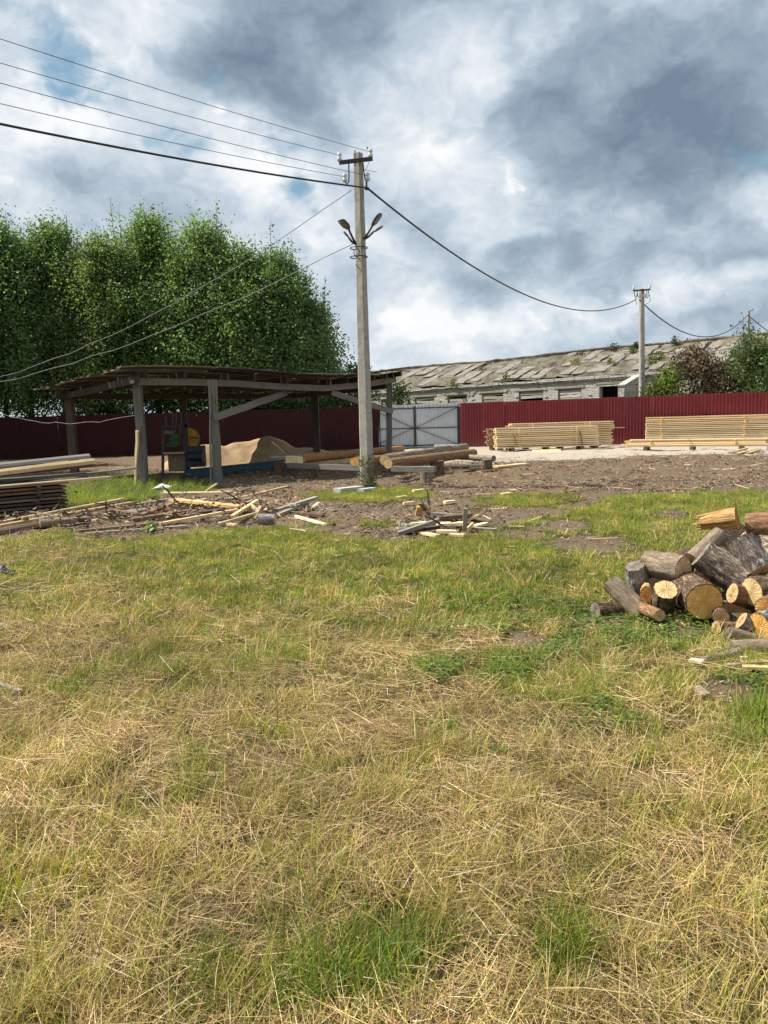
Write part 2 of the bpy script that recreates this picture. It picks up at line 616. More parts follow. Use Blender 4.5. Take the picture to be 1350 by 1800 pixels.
M['steel'] = flat('dark_rusty_steel', (.05, .045, .045), .6)
M['wire_black'] = flat('black_cable', (.03, .032, .036), .5)
M['wire_alu'] = flat('aluminium_wire', (.10, .105, .11), .5)
M['wire_pale'] = flat('pale_grey_wire', (.22, .22, .22), .6)
M['ceramic'] = flat('glazed_insulator', (.7, .7, .68), .25, noise=.1)
M['lamp_grey'] = flat('grey_lamp_housing', (.13, .13, .13), .5)
M['lamp_glass'] = flat('dull_lamp_cover', (.25, .24, .22), .25, noise=.1)
M['yellow_paint'] = flat('orange_yellow_paint', (.40, .19, .015), .7, noise=.45)
M['green_paint'] = flat('green_paint', (.022, .085, .035), .7, noise=.45)
M['blue_paint'] = flat('dull_teal_paint', (.02, .07, .10), .55)
M['motor'] = flat('blue_black_motor', (.02, .028, .04), .5)
M['tan_box'] = flat('dusty_tan_box', (.2, .15, .09), .9)
M['white_bits'] = flat('white_plastic', (.62, .64, .66), .5, noise=.12)
M['block'] = flat('pale_concrete_block', (.45, .45, .43), .9, noise=.2, nsc=14)


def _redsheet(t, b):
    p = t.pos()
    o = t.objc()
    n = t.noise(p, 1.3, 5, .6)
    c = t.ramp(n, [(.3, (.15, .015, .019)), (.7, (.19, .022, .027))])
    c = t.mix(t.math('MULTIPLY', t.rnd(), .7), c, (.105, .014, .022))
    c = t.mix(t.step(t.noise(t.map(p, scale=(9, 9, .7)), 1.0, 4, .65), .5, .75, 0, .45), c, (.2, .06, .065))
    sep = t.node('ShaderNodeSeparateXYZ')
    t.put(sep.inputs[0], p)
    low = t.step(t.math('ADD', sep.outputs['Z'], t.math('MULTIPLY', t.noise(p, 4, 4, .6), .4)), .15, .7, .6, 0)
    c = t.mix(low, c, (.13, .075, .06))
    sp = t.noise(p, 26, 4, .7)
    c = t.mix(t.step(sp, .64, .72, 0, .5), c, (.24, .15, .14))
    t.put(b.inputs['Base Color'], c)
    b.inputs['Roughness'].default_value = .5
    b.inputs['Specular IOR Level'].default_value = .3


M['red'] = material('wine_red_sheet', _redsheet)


def _redshaded(t, b):  # red fence sheet with its shade put into the colour
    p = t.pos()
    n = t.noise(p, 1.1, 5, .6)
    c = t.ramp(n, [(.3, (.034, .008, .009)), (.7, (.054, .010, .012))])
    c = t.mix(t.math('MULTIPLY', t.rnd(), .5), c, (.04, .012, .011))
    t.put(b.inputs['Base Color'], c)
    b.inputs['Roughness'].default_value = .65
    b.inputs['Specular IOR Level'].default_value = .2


M['red_shaded'] = material('dark_maroon_sheet', _redshaded)


def _galv(t, b):
    p = t.pos()
    n = t.noise(p, 1.6, 5, .6)
    c = t.ramp(n, [(.3, (.44, .47, .51)), (.7, (.58, .61, .65))])
    c = t.mix(t.math('MULTIPLY', t.step(t.rnd(), .3, .8), .5), c, (.42, .46, .52))
    st = t.noise(t.map(p, scale=(14, 14, 1)), 1.0, 4, .6)
    c = t.mix(t.step(st, .55, .75, 0, .35), c, (.22, .22, .22))
    t.put(b.inputs['Base Color'], c)
    b.inputs['Roughness'].default_value = .45
    b.inputs['Metallic'].default_value = .1


M['galv'] = material('galvanised_sheet', _galv)


def _brick(t, b):
    o = t.objc()
    v = t.map(o, rot=(R(90), 0, 0))
    br = t.node('ShaderNodeTexBrick')
    br.offset = .5
    t.put(br.inputs['Vector'], t.vmath('ADD', v, t.vmath('SCALE', t.vmath('SUBTRACT', t.noise(o, 4, 4, .6, color=True), (.5, .5, .5)), .05)))
    for k, x in (('Scale', 1), ('Mortar Size', .013), ('Mortar Smooth', .3), ('Bias', 0), ('Brick Width', .26), ('Row Height', .1)):
        br.inputs[k].default_value = x
    br.inputs['Color1'].default_value = (.64, .61, .56, 1)
    br.inputs['Color2'].default_value = (.47, .445, .40, 1)
    br.inputs['Mortar'].default_value = (.20, .185, .165, 1)
    n = t.noise(o, 2.2, 6, .7)
    c = t.mix(t.step(n, .46, .68, 0, .75), br.outputs['Color'], (.24, .225, .20))
    n3 = t.noise(o, 13, 4, .7)
    c = t.mix(t.step(n3, .55, .7, 0, .6), c, (.16, .145, .125))
    t.put(b.inputs['Base Color'], c)
    b.inputs['Roughness'].default_value = .95
    t.put(b.inputs['Normal'], t.bump(t.math('ADD', br.outputs['Fac'], t.math('MULTIPLY', n3, -1.0)), .9, -.03))


M['brick'] = material('white_silicate_brick', _brick)


def _slab(t, b):
    o = t.objc()
    off = t.math('MULTIPLY', t.rnd(), 50)
    v = t.vmath('ADD', o, off)
    n = t.noise(v, 1.1, 6, .68, .5)
    c = t.ramp(n, [(.3, (.14, .125, .105)), (.5, (.215, .2, .175)), (.7, (.285, .27, .24))])
    st = t.noise(t.map(v, scale=(.8, 3.5, 1)), 1.6, 6, .7, .5)
    c = t.mix(t.step(st, .49, .62, 0, .9), c, (.10, .078, .058))
    c = t.mix(t.math('MULTIPLY', t.rnd(), .35), c, (.24, .21, .18))
    t.put(b.inputs['Base Color'], c)
    t.put(b.inputs['Normal'], t.bump(n, .5, .03))


M['slab'] = material('mossy_roof_slab', _slab)


def _moss(t, b):
    o = t.objc()
    n = t.noise(o, 1.5, 7, .7, .4)
    c = t.ramp(n, [(.32, (.04, .033, .027)), (.46, (.105, .088, .07)), (.53, (.165, .15, .10)), (.58, (.135, .115, .092)), (.68, (.26, .24, .205))])
    t.put(b.inputs['Base Color'], c)
    b.inputs['Roughness'].default_value = 1
    t.put(b.inputs['Normal'], t.bump(n, 1, .12))


M['moss'] = material('mossy_roof_debris', _moss)


def _hole(t, b):  # near-black sheet standing in for the shade inside the barn
    b.inputs['Base Color'].default_value = (.015, .015, .015, 1)


M['hole'] = material('dark_interior', _hole)


def _sawdust(t, b):
    p = t.pos()
    n = t.noise(p, 3, 8, .72)
    f = t.noise(p, 40, 4, .7)
    c = t.ramp(t.math('ADD', t.math('MULTIPLY', n, .6), t.math('MULTIPLY', f, .4)), [(.3, (.27, .18, .095)), (.5, (.46, .33, .19)), (.7, (.60, .46, .29))])
    t.put(b.inputs['Base Color'], c)
    b.inputs['Roughness'].default_value = 1
    t.put(b.inputs['Normal'], t.bump(f, .8, .03))


M['sawdust'] = material('sawdust', _sawdust)


def leafmat(name, trans=.3, rough=.5, spec=.35, spread=.25, tone=(1, 1, 1), tint=(1.35, 1.35, .75)):
    def fn(t, b):
        c = t.attr('col')
        n = t.noise(t.pos(), 1.1, 3, .5)
        c = t.mix(1.0, c, t.ramp(n, [(.3, tuple(x * (1 - spread) for x in tone)), (.7, tuple(x * (1 + spread) for x in tone))]), 'MULTIPLY')
        t.put(b.inputs['Base Color'], c)
        b.inputs['Roughness'].default_value = rough
        b.inputs['Specular IOR Level'].default_value = spec
        tr = t.node('ShaderNodeBsdfTranslucent')
        t.put(tr.inputs[0], t.mix(1.0, c, tint, 'MULTIPLY'))
        mx = t.node('ShaderNodeMixShader')
        mx.inputs[0].default_value = trans
        out = t.n['Material Output']
        t.l.new(b.outputs[0], mx.inputs[1])
        t.l.new(tr.outputs[0], mx.inputs[2])
        t.l.new(mx.outputs[0], out.inputs[0])
    return material(name, fn)


M['leaf'] = leafmat('tree_leaves', .42, .5, .3, .3)
M['grassblade'] = leafmat('grass_blades', .38, .55, .25, .3)
M['straw'] = leafmat('dry_straw', .18, .55, .3, .25, tint=(1.15, 1.05, .8))
M['chipcol'] = leafmat('wood_chip', .0, .9, .15, .2)
M['trunk'] = bark('tree_bark', (.04, .035, .03), (.10, .09, .075), (.2, .185, .165))


# ---------------------------------------------------------------- the ground
def gz(x, y):
    x, y = np.asarray(x, float), np.asarray(y, float)
    a = np.clip((60 - np.hypot(x, y)) / 30, 0, 1)
    return ((n2(x, y, .55, 3, 3) - .5) * .07 + (n2(x, y, 2.3, 2, 9) - .5) * .045) * a


EDGE = np.array([(-400, 930), (0, 942), (150, 946), (300, 942), (420, 930), (560, 926), (690, 942), (850, 938), (960, 905), (1040, 890), (1150, 872), (1250, 868), (1350, 872), (1700, 880)], float)
GRASSY = [(640, 872, 85, 11), (720, 868, 40, 8), (925, 880, 75, 11), (980, 878, 40, 8), (215, 858, 70, 22), (160, 868, 50, 20), (330, 858, 50, 10), (100, 880, 30, 12), (660, 922, 30, 6),
          (1130, 885, 70, 14), (1320, 880, 60, 14)]
BARE = [(1040, 955, 90, 22), (930, 1125, 55, 22), (1000, 1130, 50, 14), (730, 1030, 26, 8), (920, 940, 60, 10), (990, 925, 60, 14), (1290, 1215, 70, 26), (1230, 1090, 140, 40), (1050, 1090, 40, 16), (1180, 905, 40, 10)]


def _ell(px, py, L):
    r = np.zeros_like(px)
    for cx, cy, rx, ry in L:
        d = np.sqrt(((px - cx) / rx) ** 2 + ((py - cy) / ry) ** 2)
        r = np.maximum(r, np.clip(1.5 - d, 0, 1))
    return r


def masks(x, y):
    """dirt and pale-sawdust masks of the yard at world places"""
    x, y = np.asarray(x, float), np.asarray(y, float)
    px, py = proj(x, np.maximum(y, .4), np.zeros_like(x))
    nb = (n2(x, y, .9, 4, 21) - .5)
    yb = np.interp(px, EDGE[:, 0], EDGE[:, 1])
    # distance in metres beyond the turf edge
    dpx = (yb - py)
    dirt = np.clip((dpx + nb * 55) / 14 + .5, 0, 1)
    dirt = np.where(y > 16, 1, dirt)
    dirt = np.where(y < 3, 0, dirt)
    g = _ell(px, py, GRASSY)
    dirt = np.where(g > 0, dirt * (1 - np.clip(g * 1.5 + nb * 1.2, 0, 1)), dirt)
    bz = _ell(px, py, BARE)
    dirt = np.maximum(dirt, np.clip(bz * 1.1 + nb * 1.6 - .25, 0, 1) * (y > 3))
    pale = np.clip((y - 24.4 + nb * 6 - np.clip(1.5 - x, 0, 12) * 1.5) / 2.2, 0, 1)
    pale = np.where((y > 40) | (y < 18) | (x < -1), 0, pale)
    out = np.hypot(x, y - 15)
    dirt = np.where((y > 38.5) | (out > 60), 0, dirt)
    return dirt, pale


def green_field(x, y):
    """0 dry hay .. 1 fresh green"""
    px, py = proj(x, np.maximum(y, .9), np.zeros_like(x))
    g = np.interp(py, [900, 940, 1000, 1080, 1160, 1260, 1400, 1800], [.92, .92, .82, .62, .45, .36, .33, .42])
    g = g - .22 * np.clip((250 - px) / 250, 0, 1) * (py < 1150) + .10 * np.clip((px - 700) / 400, 0, 1) * (py < 1400)
    spots = [(690, 1640, 100, 100, .55), (610, 1740, 140, 60, .4), (560, 1600, 60, 40, .2), (780, 1700, 70, 60, .25), (370, 945, 90, 26, .35), (340, 1385, 40, 60, .2), (130, 1245, 60, 40, .25), (850, 1065, 80, 30, .3), (940, 1085, 60, 20, .35), (1000, 1240, 70, 40, .3),
             (890, 1200, 40, 30, .4), (760, 1180, 50, 40, .3), (1160, 1120, 130, 45, .1), (1330, 1250, 50, 70, .5), (1000, 1700, 70, 90, .6), (380, 1750, 90, 60, .55), (790, 1290, 30, 20, .4), (1330, 1430, 40, 40, .3),
             (500, 960, 300, 60, .15), (60, 1090, 60, 40, .2), (230, 1100, 40, 20, .2), (300, 1120, 30, 20, .2), (100, 1480, 60, 50, .15), (700, 1450, 60, 50, .12)]
    for cx, cy, rx, ry, k in spots:
        d = ((px - cx) / rx) ** 2 + ((py - cy) / ry) ** 2
        g = g + k * np.exp(-d)
    g = g + (n2(x, y, 1.3, 4, 31) - .5) * .95
    return np.clip(g, 0, 1)


def _ground(t, b):
    p = t.pos()
    d = t.attr('dirt', 'Fac')
    pl = t.attr('pale', 'Fac')
    gr = t.attr('green', 'Fac')
    f1 = t.noise(p, 9, 7, .7)
    f2 = t.noise(p, 45, 5, .7)
    f3 = t.noise(p, 1.2, 5, .6)
    turf = t.ramp(t.math('ADD', t.math('MULTIPLY', f1, .55), t.math('MULTIPLY', f2, .45)), [(.3, (.035, .026, .014)), (.5, (.10, .075, .036)), (.7, (.2, .155, .075))])
    tg = t.ramp(f1, [(.3, (.03, .04, .012)), (.7, (.10, .115, .032))])
    turf = t.mix(t.step(gr, .35, .8, .1, .85), turf, tg)
    soil = t.ramp(t.math('ADD', t.math('MULTIPLY', f1, .5), t.math('MULTIPLY', f2, .5)), [(.32, (.07, .049, .030)), (.5, (.16, .116, .072)), (.66, (.255, .193, .127))])
    soil = t.mix(t.step(f3, .42, .62, 0, .65), soil, t.ramp(f2, [(.35, (.13, .08, .05)), (.65, (.26, .172, .112))]))
    soil = t.mix(t.step(t.noise(p, .5, 3, .5), .45, .6, 0, .55), soil, t.ramp(f2, [(.35, (.08, .064, .045)), (.65, (.215, .178, .13))]))
    dust = t.ramp(t.math('ADD', t.math('MULTIPLY', f1, .5), t.math('MULTIPLY', f2, .5)), [(.3, (.26, .215, .165)), (.5, (.42, .365, .29)), (.7, (.53, .475, .39))])
    dust = t.mix(t.step(t.noise(p, .9, 5, .65), .54, .7, 0, .7), dust, (.22, .17, .125))
    h = t.math('ADD', d, t.math('MULTIPLY', t.math('SUBTRACT', f1, .5), .9))
    c = t.mix(t.step(h, .35, .65), turf, soil)
    h2 = t.math('ADD', pl, t.math('MULTIPLY', t.math('SUBTRACT', f1, .5), .9))
    c = t.mix(t.step(h2, .3, .7), c, dust)
    t.put(b.inputs['Base Color'], c)
    b.inputs['Roughness'].default_value = 1
    b.inputs['Specular IOR Level'].default_value = .1
    t.put(b.inputs['Normal'], t.bump(t.math('ADD', f1, t.math('MULTIPLY', f2, .6)), .9, .04))


M['ground'] = material('yard_ground', _ground)


def make_ground():
    def axis(a, b, st, far):
        core = np.arange(a, b + st * .5, st)
        k = np.cumsum(st * 1.22 ** np.arange(1, 200))
        k = k[k < far]
        return np.concatenate([(a - k)[::-1], core, b + k])
    xs = axis(-15, 15, .13, 1500)
    ys = axis(.5, 27, .13, 1800)
    X, Y = np.meshgrid(xs, ys)
    x, y = X.ravel(), Y.ravel()
    z = gz(x, y)
    dirt, pale = masks(x, y)
    z = z + dirt * ((n2(x, y, 3.0, 4, 55) - .5) * .10 + (n2(x * .25, y, 1.1, 3, 57) - .5) * .12)
    nx, ny = len(xs), len(ys)
    i = np.arange((ny - 1) * (nx - 1))
    r, c = i // (nx - 1), i % (nx - 1)
    a = r * nx + c
    me = npmesh('ground', np.c_[x, y, z], np.c_[a, a + 1, a + nx + 1, a + nx], M['ground'], smooth=True)
    for nm, arr in (('dirt', dirt), ('pale', pale), ('green', green_field(x, y))):
        at_ = me.attributes.new(nm, 'FLOAT', 'POINT')
        at_.data.foreach_set('value', arr.astype(np.float32))
    tag(obj('ground', me), 'mown yard ground of turf, bark litter and pale sawdust', None, None, 'structure')


make_ground()


# ---------------------------------------------------------------- fences and gate
def sheet_mesh(name, w, h, mat, ribs, depth=.02, t=.004):
    """profiled metal sheet in local XZ, x 0..w"""
    xs = []
    p = w / ribs
    for k in range(ribs):
        xs += [(k * p, 0), (k * p + .52 * p, 0), (k * p + .62 * p, depth), (k * p + .9 * p, depth)]
    xs.append((w, 0))
    mb = MB()
    vs, fs = [], []
    for x, d in xs:
        vs += [(x, -d, 0), (x, -d, h), (x, -d + t, 0), (x, -d + t, h)]
    for k in range(len(xs) - 1):
        a, b = 4 * k, 4 * k + 4
        fs += [(a, b, b + 1, a + 1), (a + 3, b + 3, b + 2, a + 2), (a + 1, b + 1, b + 3, a + 3)]
    mb.add(vs, fs)
    return mb.mesh(name, mat)


SHEET = sheet_mesh('sheet', 1.15, 2.2, M['red'], 8)
SHEETD = sheet_mesh('sheet', 1.15, 2.14, M['red_shaded'], 8)


def fence(label, a, b, sheet, drift=.014):
    a, b = Vector((a[0], a[1], 0)), Vector((b[0], b[1], 0))
    L = (b - a).length
    ang = math.atan2(b.y - a.y, b.x - a.x)
    e = thing('sheet_metal_fence', label, 'fence', a, ang)
    n = int(math.ceil(L / 1.15))
    for k in range(n):
        obj('sheet', sheet, e, (k * 1.148, -.035 - (.003 if k % 2 else 0), .04 + random.uniform(-drift, drift))).rotation_euler = (random.uniform(-.008, .008), random.uniform(-.004, .004), random.uniform(-.006, .006))
    for k in range(0, n + 1, 2):
        MB().box((k * 1.148, .05, 1.0), (.06, .06, 2.1)).build('post', M['steel'], e)
    for z in (.45, 1.6):
        MB().box((n * 1.148 / 2, .0, z), (n * 1.148, .035, .045)).build('rail', M['steel'], e)
    return e


fence('dark red corrugated fence behind the fresh lumber stacks, right of the grey gate', (4.02, 38.95), (22.5, 30.2), SHEET)
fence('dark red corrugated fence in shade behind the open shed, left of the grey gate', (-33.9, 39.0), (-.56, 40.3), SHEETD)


def make_gate():
    a, b = Vector((-.47, 40.35, 0)), Vector((3.93, 39.2, 0))
    L = (b - a).length
    ang = math.atan2(b.y - a.y, b.x - a.x)
    g = thing('metal_gate', 'grey galvanised double gate with crossed braces between the red fences', 'gate', a, ang)
    hw = L / 2
    sm = sheet_mesh('sheet', hw / 2 - .004, 2.22, M['galv'], 6, .014)
    for k in range(2):
        leaf = obj('gate_leaf', MB().box((hw / 2, -.028, .12), (hw - .05, .03, .05)).box((hw / 2, -.028, 2.03), (hw - .05, .03, .05)).box((hw / 2, -.028, 1.0), (hw - .05, .03, .045))
                   .box((.035, -.028, 1.1), (.05, .034, 2.08)).box((hw - .035, -.028, 1.1), (.05, .034, 2.08)).mesh('gate_leaf', M['steel']), g, (k * hw, 0, .03))
        for j in range(2):
            obj('sheet', sm, leaf, (j * hw / 2 + .002, .02, 0))
        p, q = ((.06, 2.0), (hw - .06, 1.02)) if k == 0 else ((.06, 1.02), (hw - .06, 2.0))
        MB().bar((p[0], -.062, p[1]), (q[0], -.062, q[1]), .025, .05, up=(0, 1, 0)).build('brace', M['steel'], leaf)
        p, q = ((.06, .14), (hw - .06, 1.0)) if k == 0 else ((.06, 1.0), (hw - .06, .14))
        MB().bar((p[0], -.062, p[1]), (q[0], -.062, q[1]), .025, .05, up=(0, 1, 0)).build('brace', M['steel'], leaf)
    MB().box((hw, -.09, 1.05), (.16, .03, .05)).build('bolt', M['steel'], g)
    for x in (-.05, L + .04):
        MB().box((x, .03, 1.05), (.09, .09, 2.1)).build('gate_post', M['steel'], g)


make_gate()


# ---------------------------------------------------------------- the barn
def make_barn():
    u = Vector((.676, -.737, 0)).normalized()
    o0 = Vector((2.62, 60.6, 0))
    ang = math.atan2(u.y, u.x)
    e = thing('brick_barn', 'long derelict white brick barn with mossy slab roof and boarded windows', 'barn', o0, ang)
    # local: x along the wall, y away from the camera (rotated), z up
    T0, T1 = -28.0, 33.0
    HW, RZ, HWID = 3.95, 5.85, 5.0

    def tpx(px):
        k = (px - 675) / F0
        return (k * o0.y - o0.x) / (u.x - k * u.y)
    wins = []
    for a, b in ((694, 713), (734, 768), (791, 825), (851, 888), (915, 958), (983, 1024)):
        wins.append((tpx(a), tpx(b), 1.55, 3.2, 'w'))
    wins[0] = (tpx(675), tpx(711), 1.55, 3.2, 'w')
    wins.insert(0, (-8.6, -6.9, 1.55, 3.2, 'w'))
    wins.insert(0, (-11.8, -10.1, 1.55, 3.2, 'w'))
    wins.append((tpx(1055), tpx(1104), .0, 3.32, 'd'))
    for t in (23.2, 26.5, 29.8):
        wins.append((t, t + 1.8, 1.55, 3.2, 'w'))
    wins.sort()
    # wall: piers, aprons, lintel band
    x = T0
    wall = MB()
    for a, b, z0, z1, k in wins:
        wall.box(((x + a) / 2, .2, 1.6), (a - x, .4, 3.2))
        if z0 > 0:
            wall.box(((a + b) / 2, .203, z0 / 2), (b - a, .4, z0))
        x = b
    wall.box(((x + T1) / 2, .2, 1.6), (T1 - x, .4, 3.2))
    wall.box(((T0 + T1) / 2, .197, 3.46), (T1 - T0, .42, .5))
    wall.box(((T0 + T1) / 2, 9.8, 1.85), (T1 - T0, .4, 3.7))
    for xx in (T0 + .2, T1 - .2):
        wall.box((xx, 5.0, 1.85), (.4, 9.2, 3.69))
        wall.add([(xx - .2, .4, 3.7), (xx + .2, .4, 3.7), (xx - .2, 9.6, 3.7), (xx + .2, 9.6, 3.7), (xx - .2, 5, 5.7), (xx + .2, 5, 5.7)], [(0, 1, 5, 4), (3, 2, 4, 5), (0, 4, 2), (1, 3, 5)])
    wall.build('wall', M['brick'], e)
    # uneven cornice courses along the eave
    cn = MB()
    xx = T0
    while xx < T1:
        l = random.uniform(.35, 1.6)
        cn.box((xx + l / 2, -.0 + random.uniform(-.03, .03), 3.80 + random.uniform(-.03, .03)), (l - .03, .34, random.uniform(.12, .22)))
        if random.random() < .8:
            cn.box((xx + l / 2, -.0 + random.uniform(-.02, .02), 3.66), (l - .05, .2, .1))
        xx += l
    c = cn.build('cornice', M['brick'], e)
    # loose bricks standing proud
    lb = MB()
    for _ in range(420):
        xx = random.uniform(-10, T1)
        if any(a - .1 < xx < b + .1 for a, b, *_r in wins):
            continue
        lb.box((xx, -.02, .1 * int(random.uniform(14, 34)) + .05), (.24, .07, .075))
    tag(lb.build('loose_bricks', M['brick'], e), kind='stuff')
    for a, b, z0, z1, k in wins:
        w = MB()
        w.box((a + .05, .16, (z0 + z1) / 2), (.1, .2, z1 - z0)).box((b - .05, .16, (z0 + z1) / 2), (.1, .2, z1 - z0)).box(((a + b) / 2, .16, z1 - .06), (b - a - .2, .2, .12))
        f = w.build('window' if k == 'w' else 'doorway', M['old'], e)
        MB().box(((a + b) / 2, 1.2, 1.6), (b - a + 1.5, .05, 3.2)).build('interior', M['hole'], f)
        MB().box(((a + b) / 2, .04, z1 + .1), (b - a + .5, .16, .16)).build('lintel', M['old_light'], f)
        if k == 'w':
            z = z0 + .06
            while z < z1 - .14:
                h = random.uniform(.13, .26)
                if random.random() < .84:
                    mb = MB()
                    dz = random.uniform(-.05, .05)
                    L = b - a - .2
                    n = 5
                    vs = []
                    hh = min(h, z1 - .12 - z)
                    for q in range(n):
                        wv = random.uniform(-.02, .02)
                        for yy in (-.02, .03):
                            vs += [(-L / 2 + L * q / (n - 1), yy, -hh / 2 + wv + dz * (q / (n - 1) - .5)), (-L / 2 + L * q / (n - 1), yy, hh / 2 + wv + dz * (q / (n - 1) - .5))]
                    fs = []
                    for q in range(n - 1):
                        i = 4 * q
                        fs += [(i, i + 4, i + 5, i + 1), (i + 3, i + 7, i + 6, i + 2), (i + 1, i + 5, i + 7, i + 3), (i, i + 2, i + 6, i + 4)]
                    fs += [(0, 1, 3, 2), (4 * n - 4, 4 * n - 2, 4 * n - 1, 4 * n - 3)]
                    mb.add(vs, fs)
                    mb.build('board', random.choice([M['old_light'], M['white_board'], M['white_board']]), f, loc=((a + b) / 2, .10 + random.uniform(-.02, .02), z + hh / 2))
                z += h + random.uniform(.02, .06)
    # roof: dark mossy deck with uneven pale slabs lying on it
    Y0 = .03
    sl_ = math.hypot(HWID - Y0, RZ - HW)
    pitch = math.atan2(RZ - HW, HWID - Y0)
    nx, ny = 244, 24
    xs, ss = np.linspace(T0 - .5, T1 + .5, nx), np.linspace(0, sl_, ny)
    X, S = np.meshgrid(xs, ss)
    hgt = (fbm(np.stack([X * .9, S * 1.6, X * 0], -1), 5, 77) - .5) * .46
    hgt = hgt + np.where(S < .3, (fbm(np.stack([X * 2, S * 0, X * 0], -1), 3, 5) - .5) * .2, 0)
    sag = -.10 * np.sin(X * .35) * .6
    P = np.stack([X, Y0 + S * math.cos(pitch) - hgt * math.sin(pitch), HW + .02 + S * math.sin(pitch) + hgt * math.cos(pitch) + sag * (S / sl_)], -1).reshape(-1, 3)
    i = np.arange((ny - 1) * (nx - 1))
    r, c = i // (nx - 1), i % (nx - 1)
    a = r * nx + c
    rf = obj('roof', npmesh('roof', P, np.c_[a, a + 1, a + nx + 1, a + nx], [M['moss']], smooth=True), e)
    MB().box(((T0 + T1) / 2, 7.6, 4.85), (T1 - T0 + 1, math.hypot(5.3, 1.9), .12), Matrix.Rotation(-pitch, 3, 'X')).build('rear_roof', M['moss'], e)
    # slabs, two or three courses up the slope
    x = T0
    while x < T1 - 1:
        wv = random.choice([1.2, 1.5, .95])
        s = random.uniform(.15, .5)
        while s < sl_ - .5:
            l = min(random.choice([4.4, 2.8, 2.0, 1.4]), sl_ - .1 - s)
            if random.random() < .8 and l > .6:
                mb = MB()
                n = 6
                vs = []
                for q in range(n):
                    t = q / (n - 1)
                    e0, e1 = random.uniform(0, .22), random.uniform(0, .22)
                    for zz in (-.04, .03):
                        vs += [(-wv / 2 + e0, -l / 2 + l * t, zz), (wv / 2 - e1, -l / 2 + l * t, zz)]
                fs = []
                for q in range(n - 1):
                    i0 = 4 * q
                    fs += [(i0 + 2, i0 + 3, i0 + 7, i0 + 6), (i0, i0 + 4, i0 + 5, i0 + 1), (i0, i0 + 2, i0 + 6, i0 + 4), (i0 + 1, i0 + 5, i0 + 7, i0 + 3)]
                fs += [(0, 1, 3, 2), (4 * n - 4, 4 * n - 2, 4 * n - 1, 4 * n - 3)]
                mb.add(vs, fs)
                sc = s + l / 2
                o = mb.build('slab', M['slab'], rf, loc=(x + wv / 2, Y0 + sc * math.cos(pitch) - .05 * math.sin(pitch), HW + .025 + sc * math.sin(pitch) - .06 * math.sin(x * .35) * sc / sl_))
                o.rotation_euler = (pitch + random.uniform(-.012, .012), random.uniform(-.015, .015), random.uniform(-.03, .03))
            s += l + random.uniform(.04, .2)
        x += wv + random.uniform(.02, .12)
    rp = []
    for q in np.linspace(T0 - .5, T1 + .5, 90):
        rp.append((q, HWID + .03, RZ + .12 - .06 * math.sin(q * .35) + random.uniform(-.03, .03)))
    MB().tube(rp, [random.uniform(.07, .14) for _ in rp], 6).build('ridge_cap', M['moss'], rf)
    # wing wall with sloping top beside the doorway
    tx = tpx(1125)
    wg = MB()
    y0, y1 = -2.1, -.01
    vs = []
    for xx in (tx - .2, tx + .2):
        vs += [(xx, y0, 0), (xx, y1, 0), (xx, y1, 3.75), (xx, y0, 3.05)]
    wg.add(vs, [(0, 1, 2, 3), (7, 6, 5, 4), (3, 2, 6, 7), (0, 3, 7, 4), (1, 5, 6, 2)])
    wg.bar((tx, y0 - .05, 3.1), (tx, y1, 3.80), .5, .1)
    wg.build('wing_wall', M['brick'], e)
    return e, pitch


BARN, BPITCH = make_barn()


# ---------------------------------------------------------------- trees and bushes
def leaves_mesh(name, C, N, size, cols, mat, fold=.25):
    """one folded diamond per leaf at centres C, plane normals N"""
    n = len(C)
    a = rng.normal(size=(n, 3))
    N = N / np.linalg.norm(N, axis=1, keepdims=True)
    T = np.cross(a, N)
    T /= np.linalg.norm(T, axis=1, keepdims=True) + 1e-9
    B = np.cross(N, T)
    s = size[:, None]
    V = np.stack([C - T * s * .55, C + B * s * .42 + N * s * fold * .4, C + T * s * .55, C - B * s * .42 + N * s * fold * .4], 1).reshape(-1, 3)
    i = np.arange(n)[:, None] * 4
    F = np.concatenate([i + np.array([[0, 1, 2]]), i + np.array([[0, 2, 3]])], 0)
    return npmesh(name, V, F, mat, np.repeat(cols, 4, 0), nper=3)


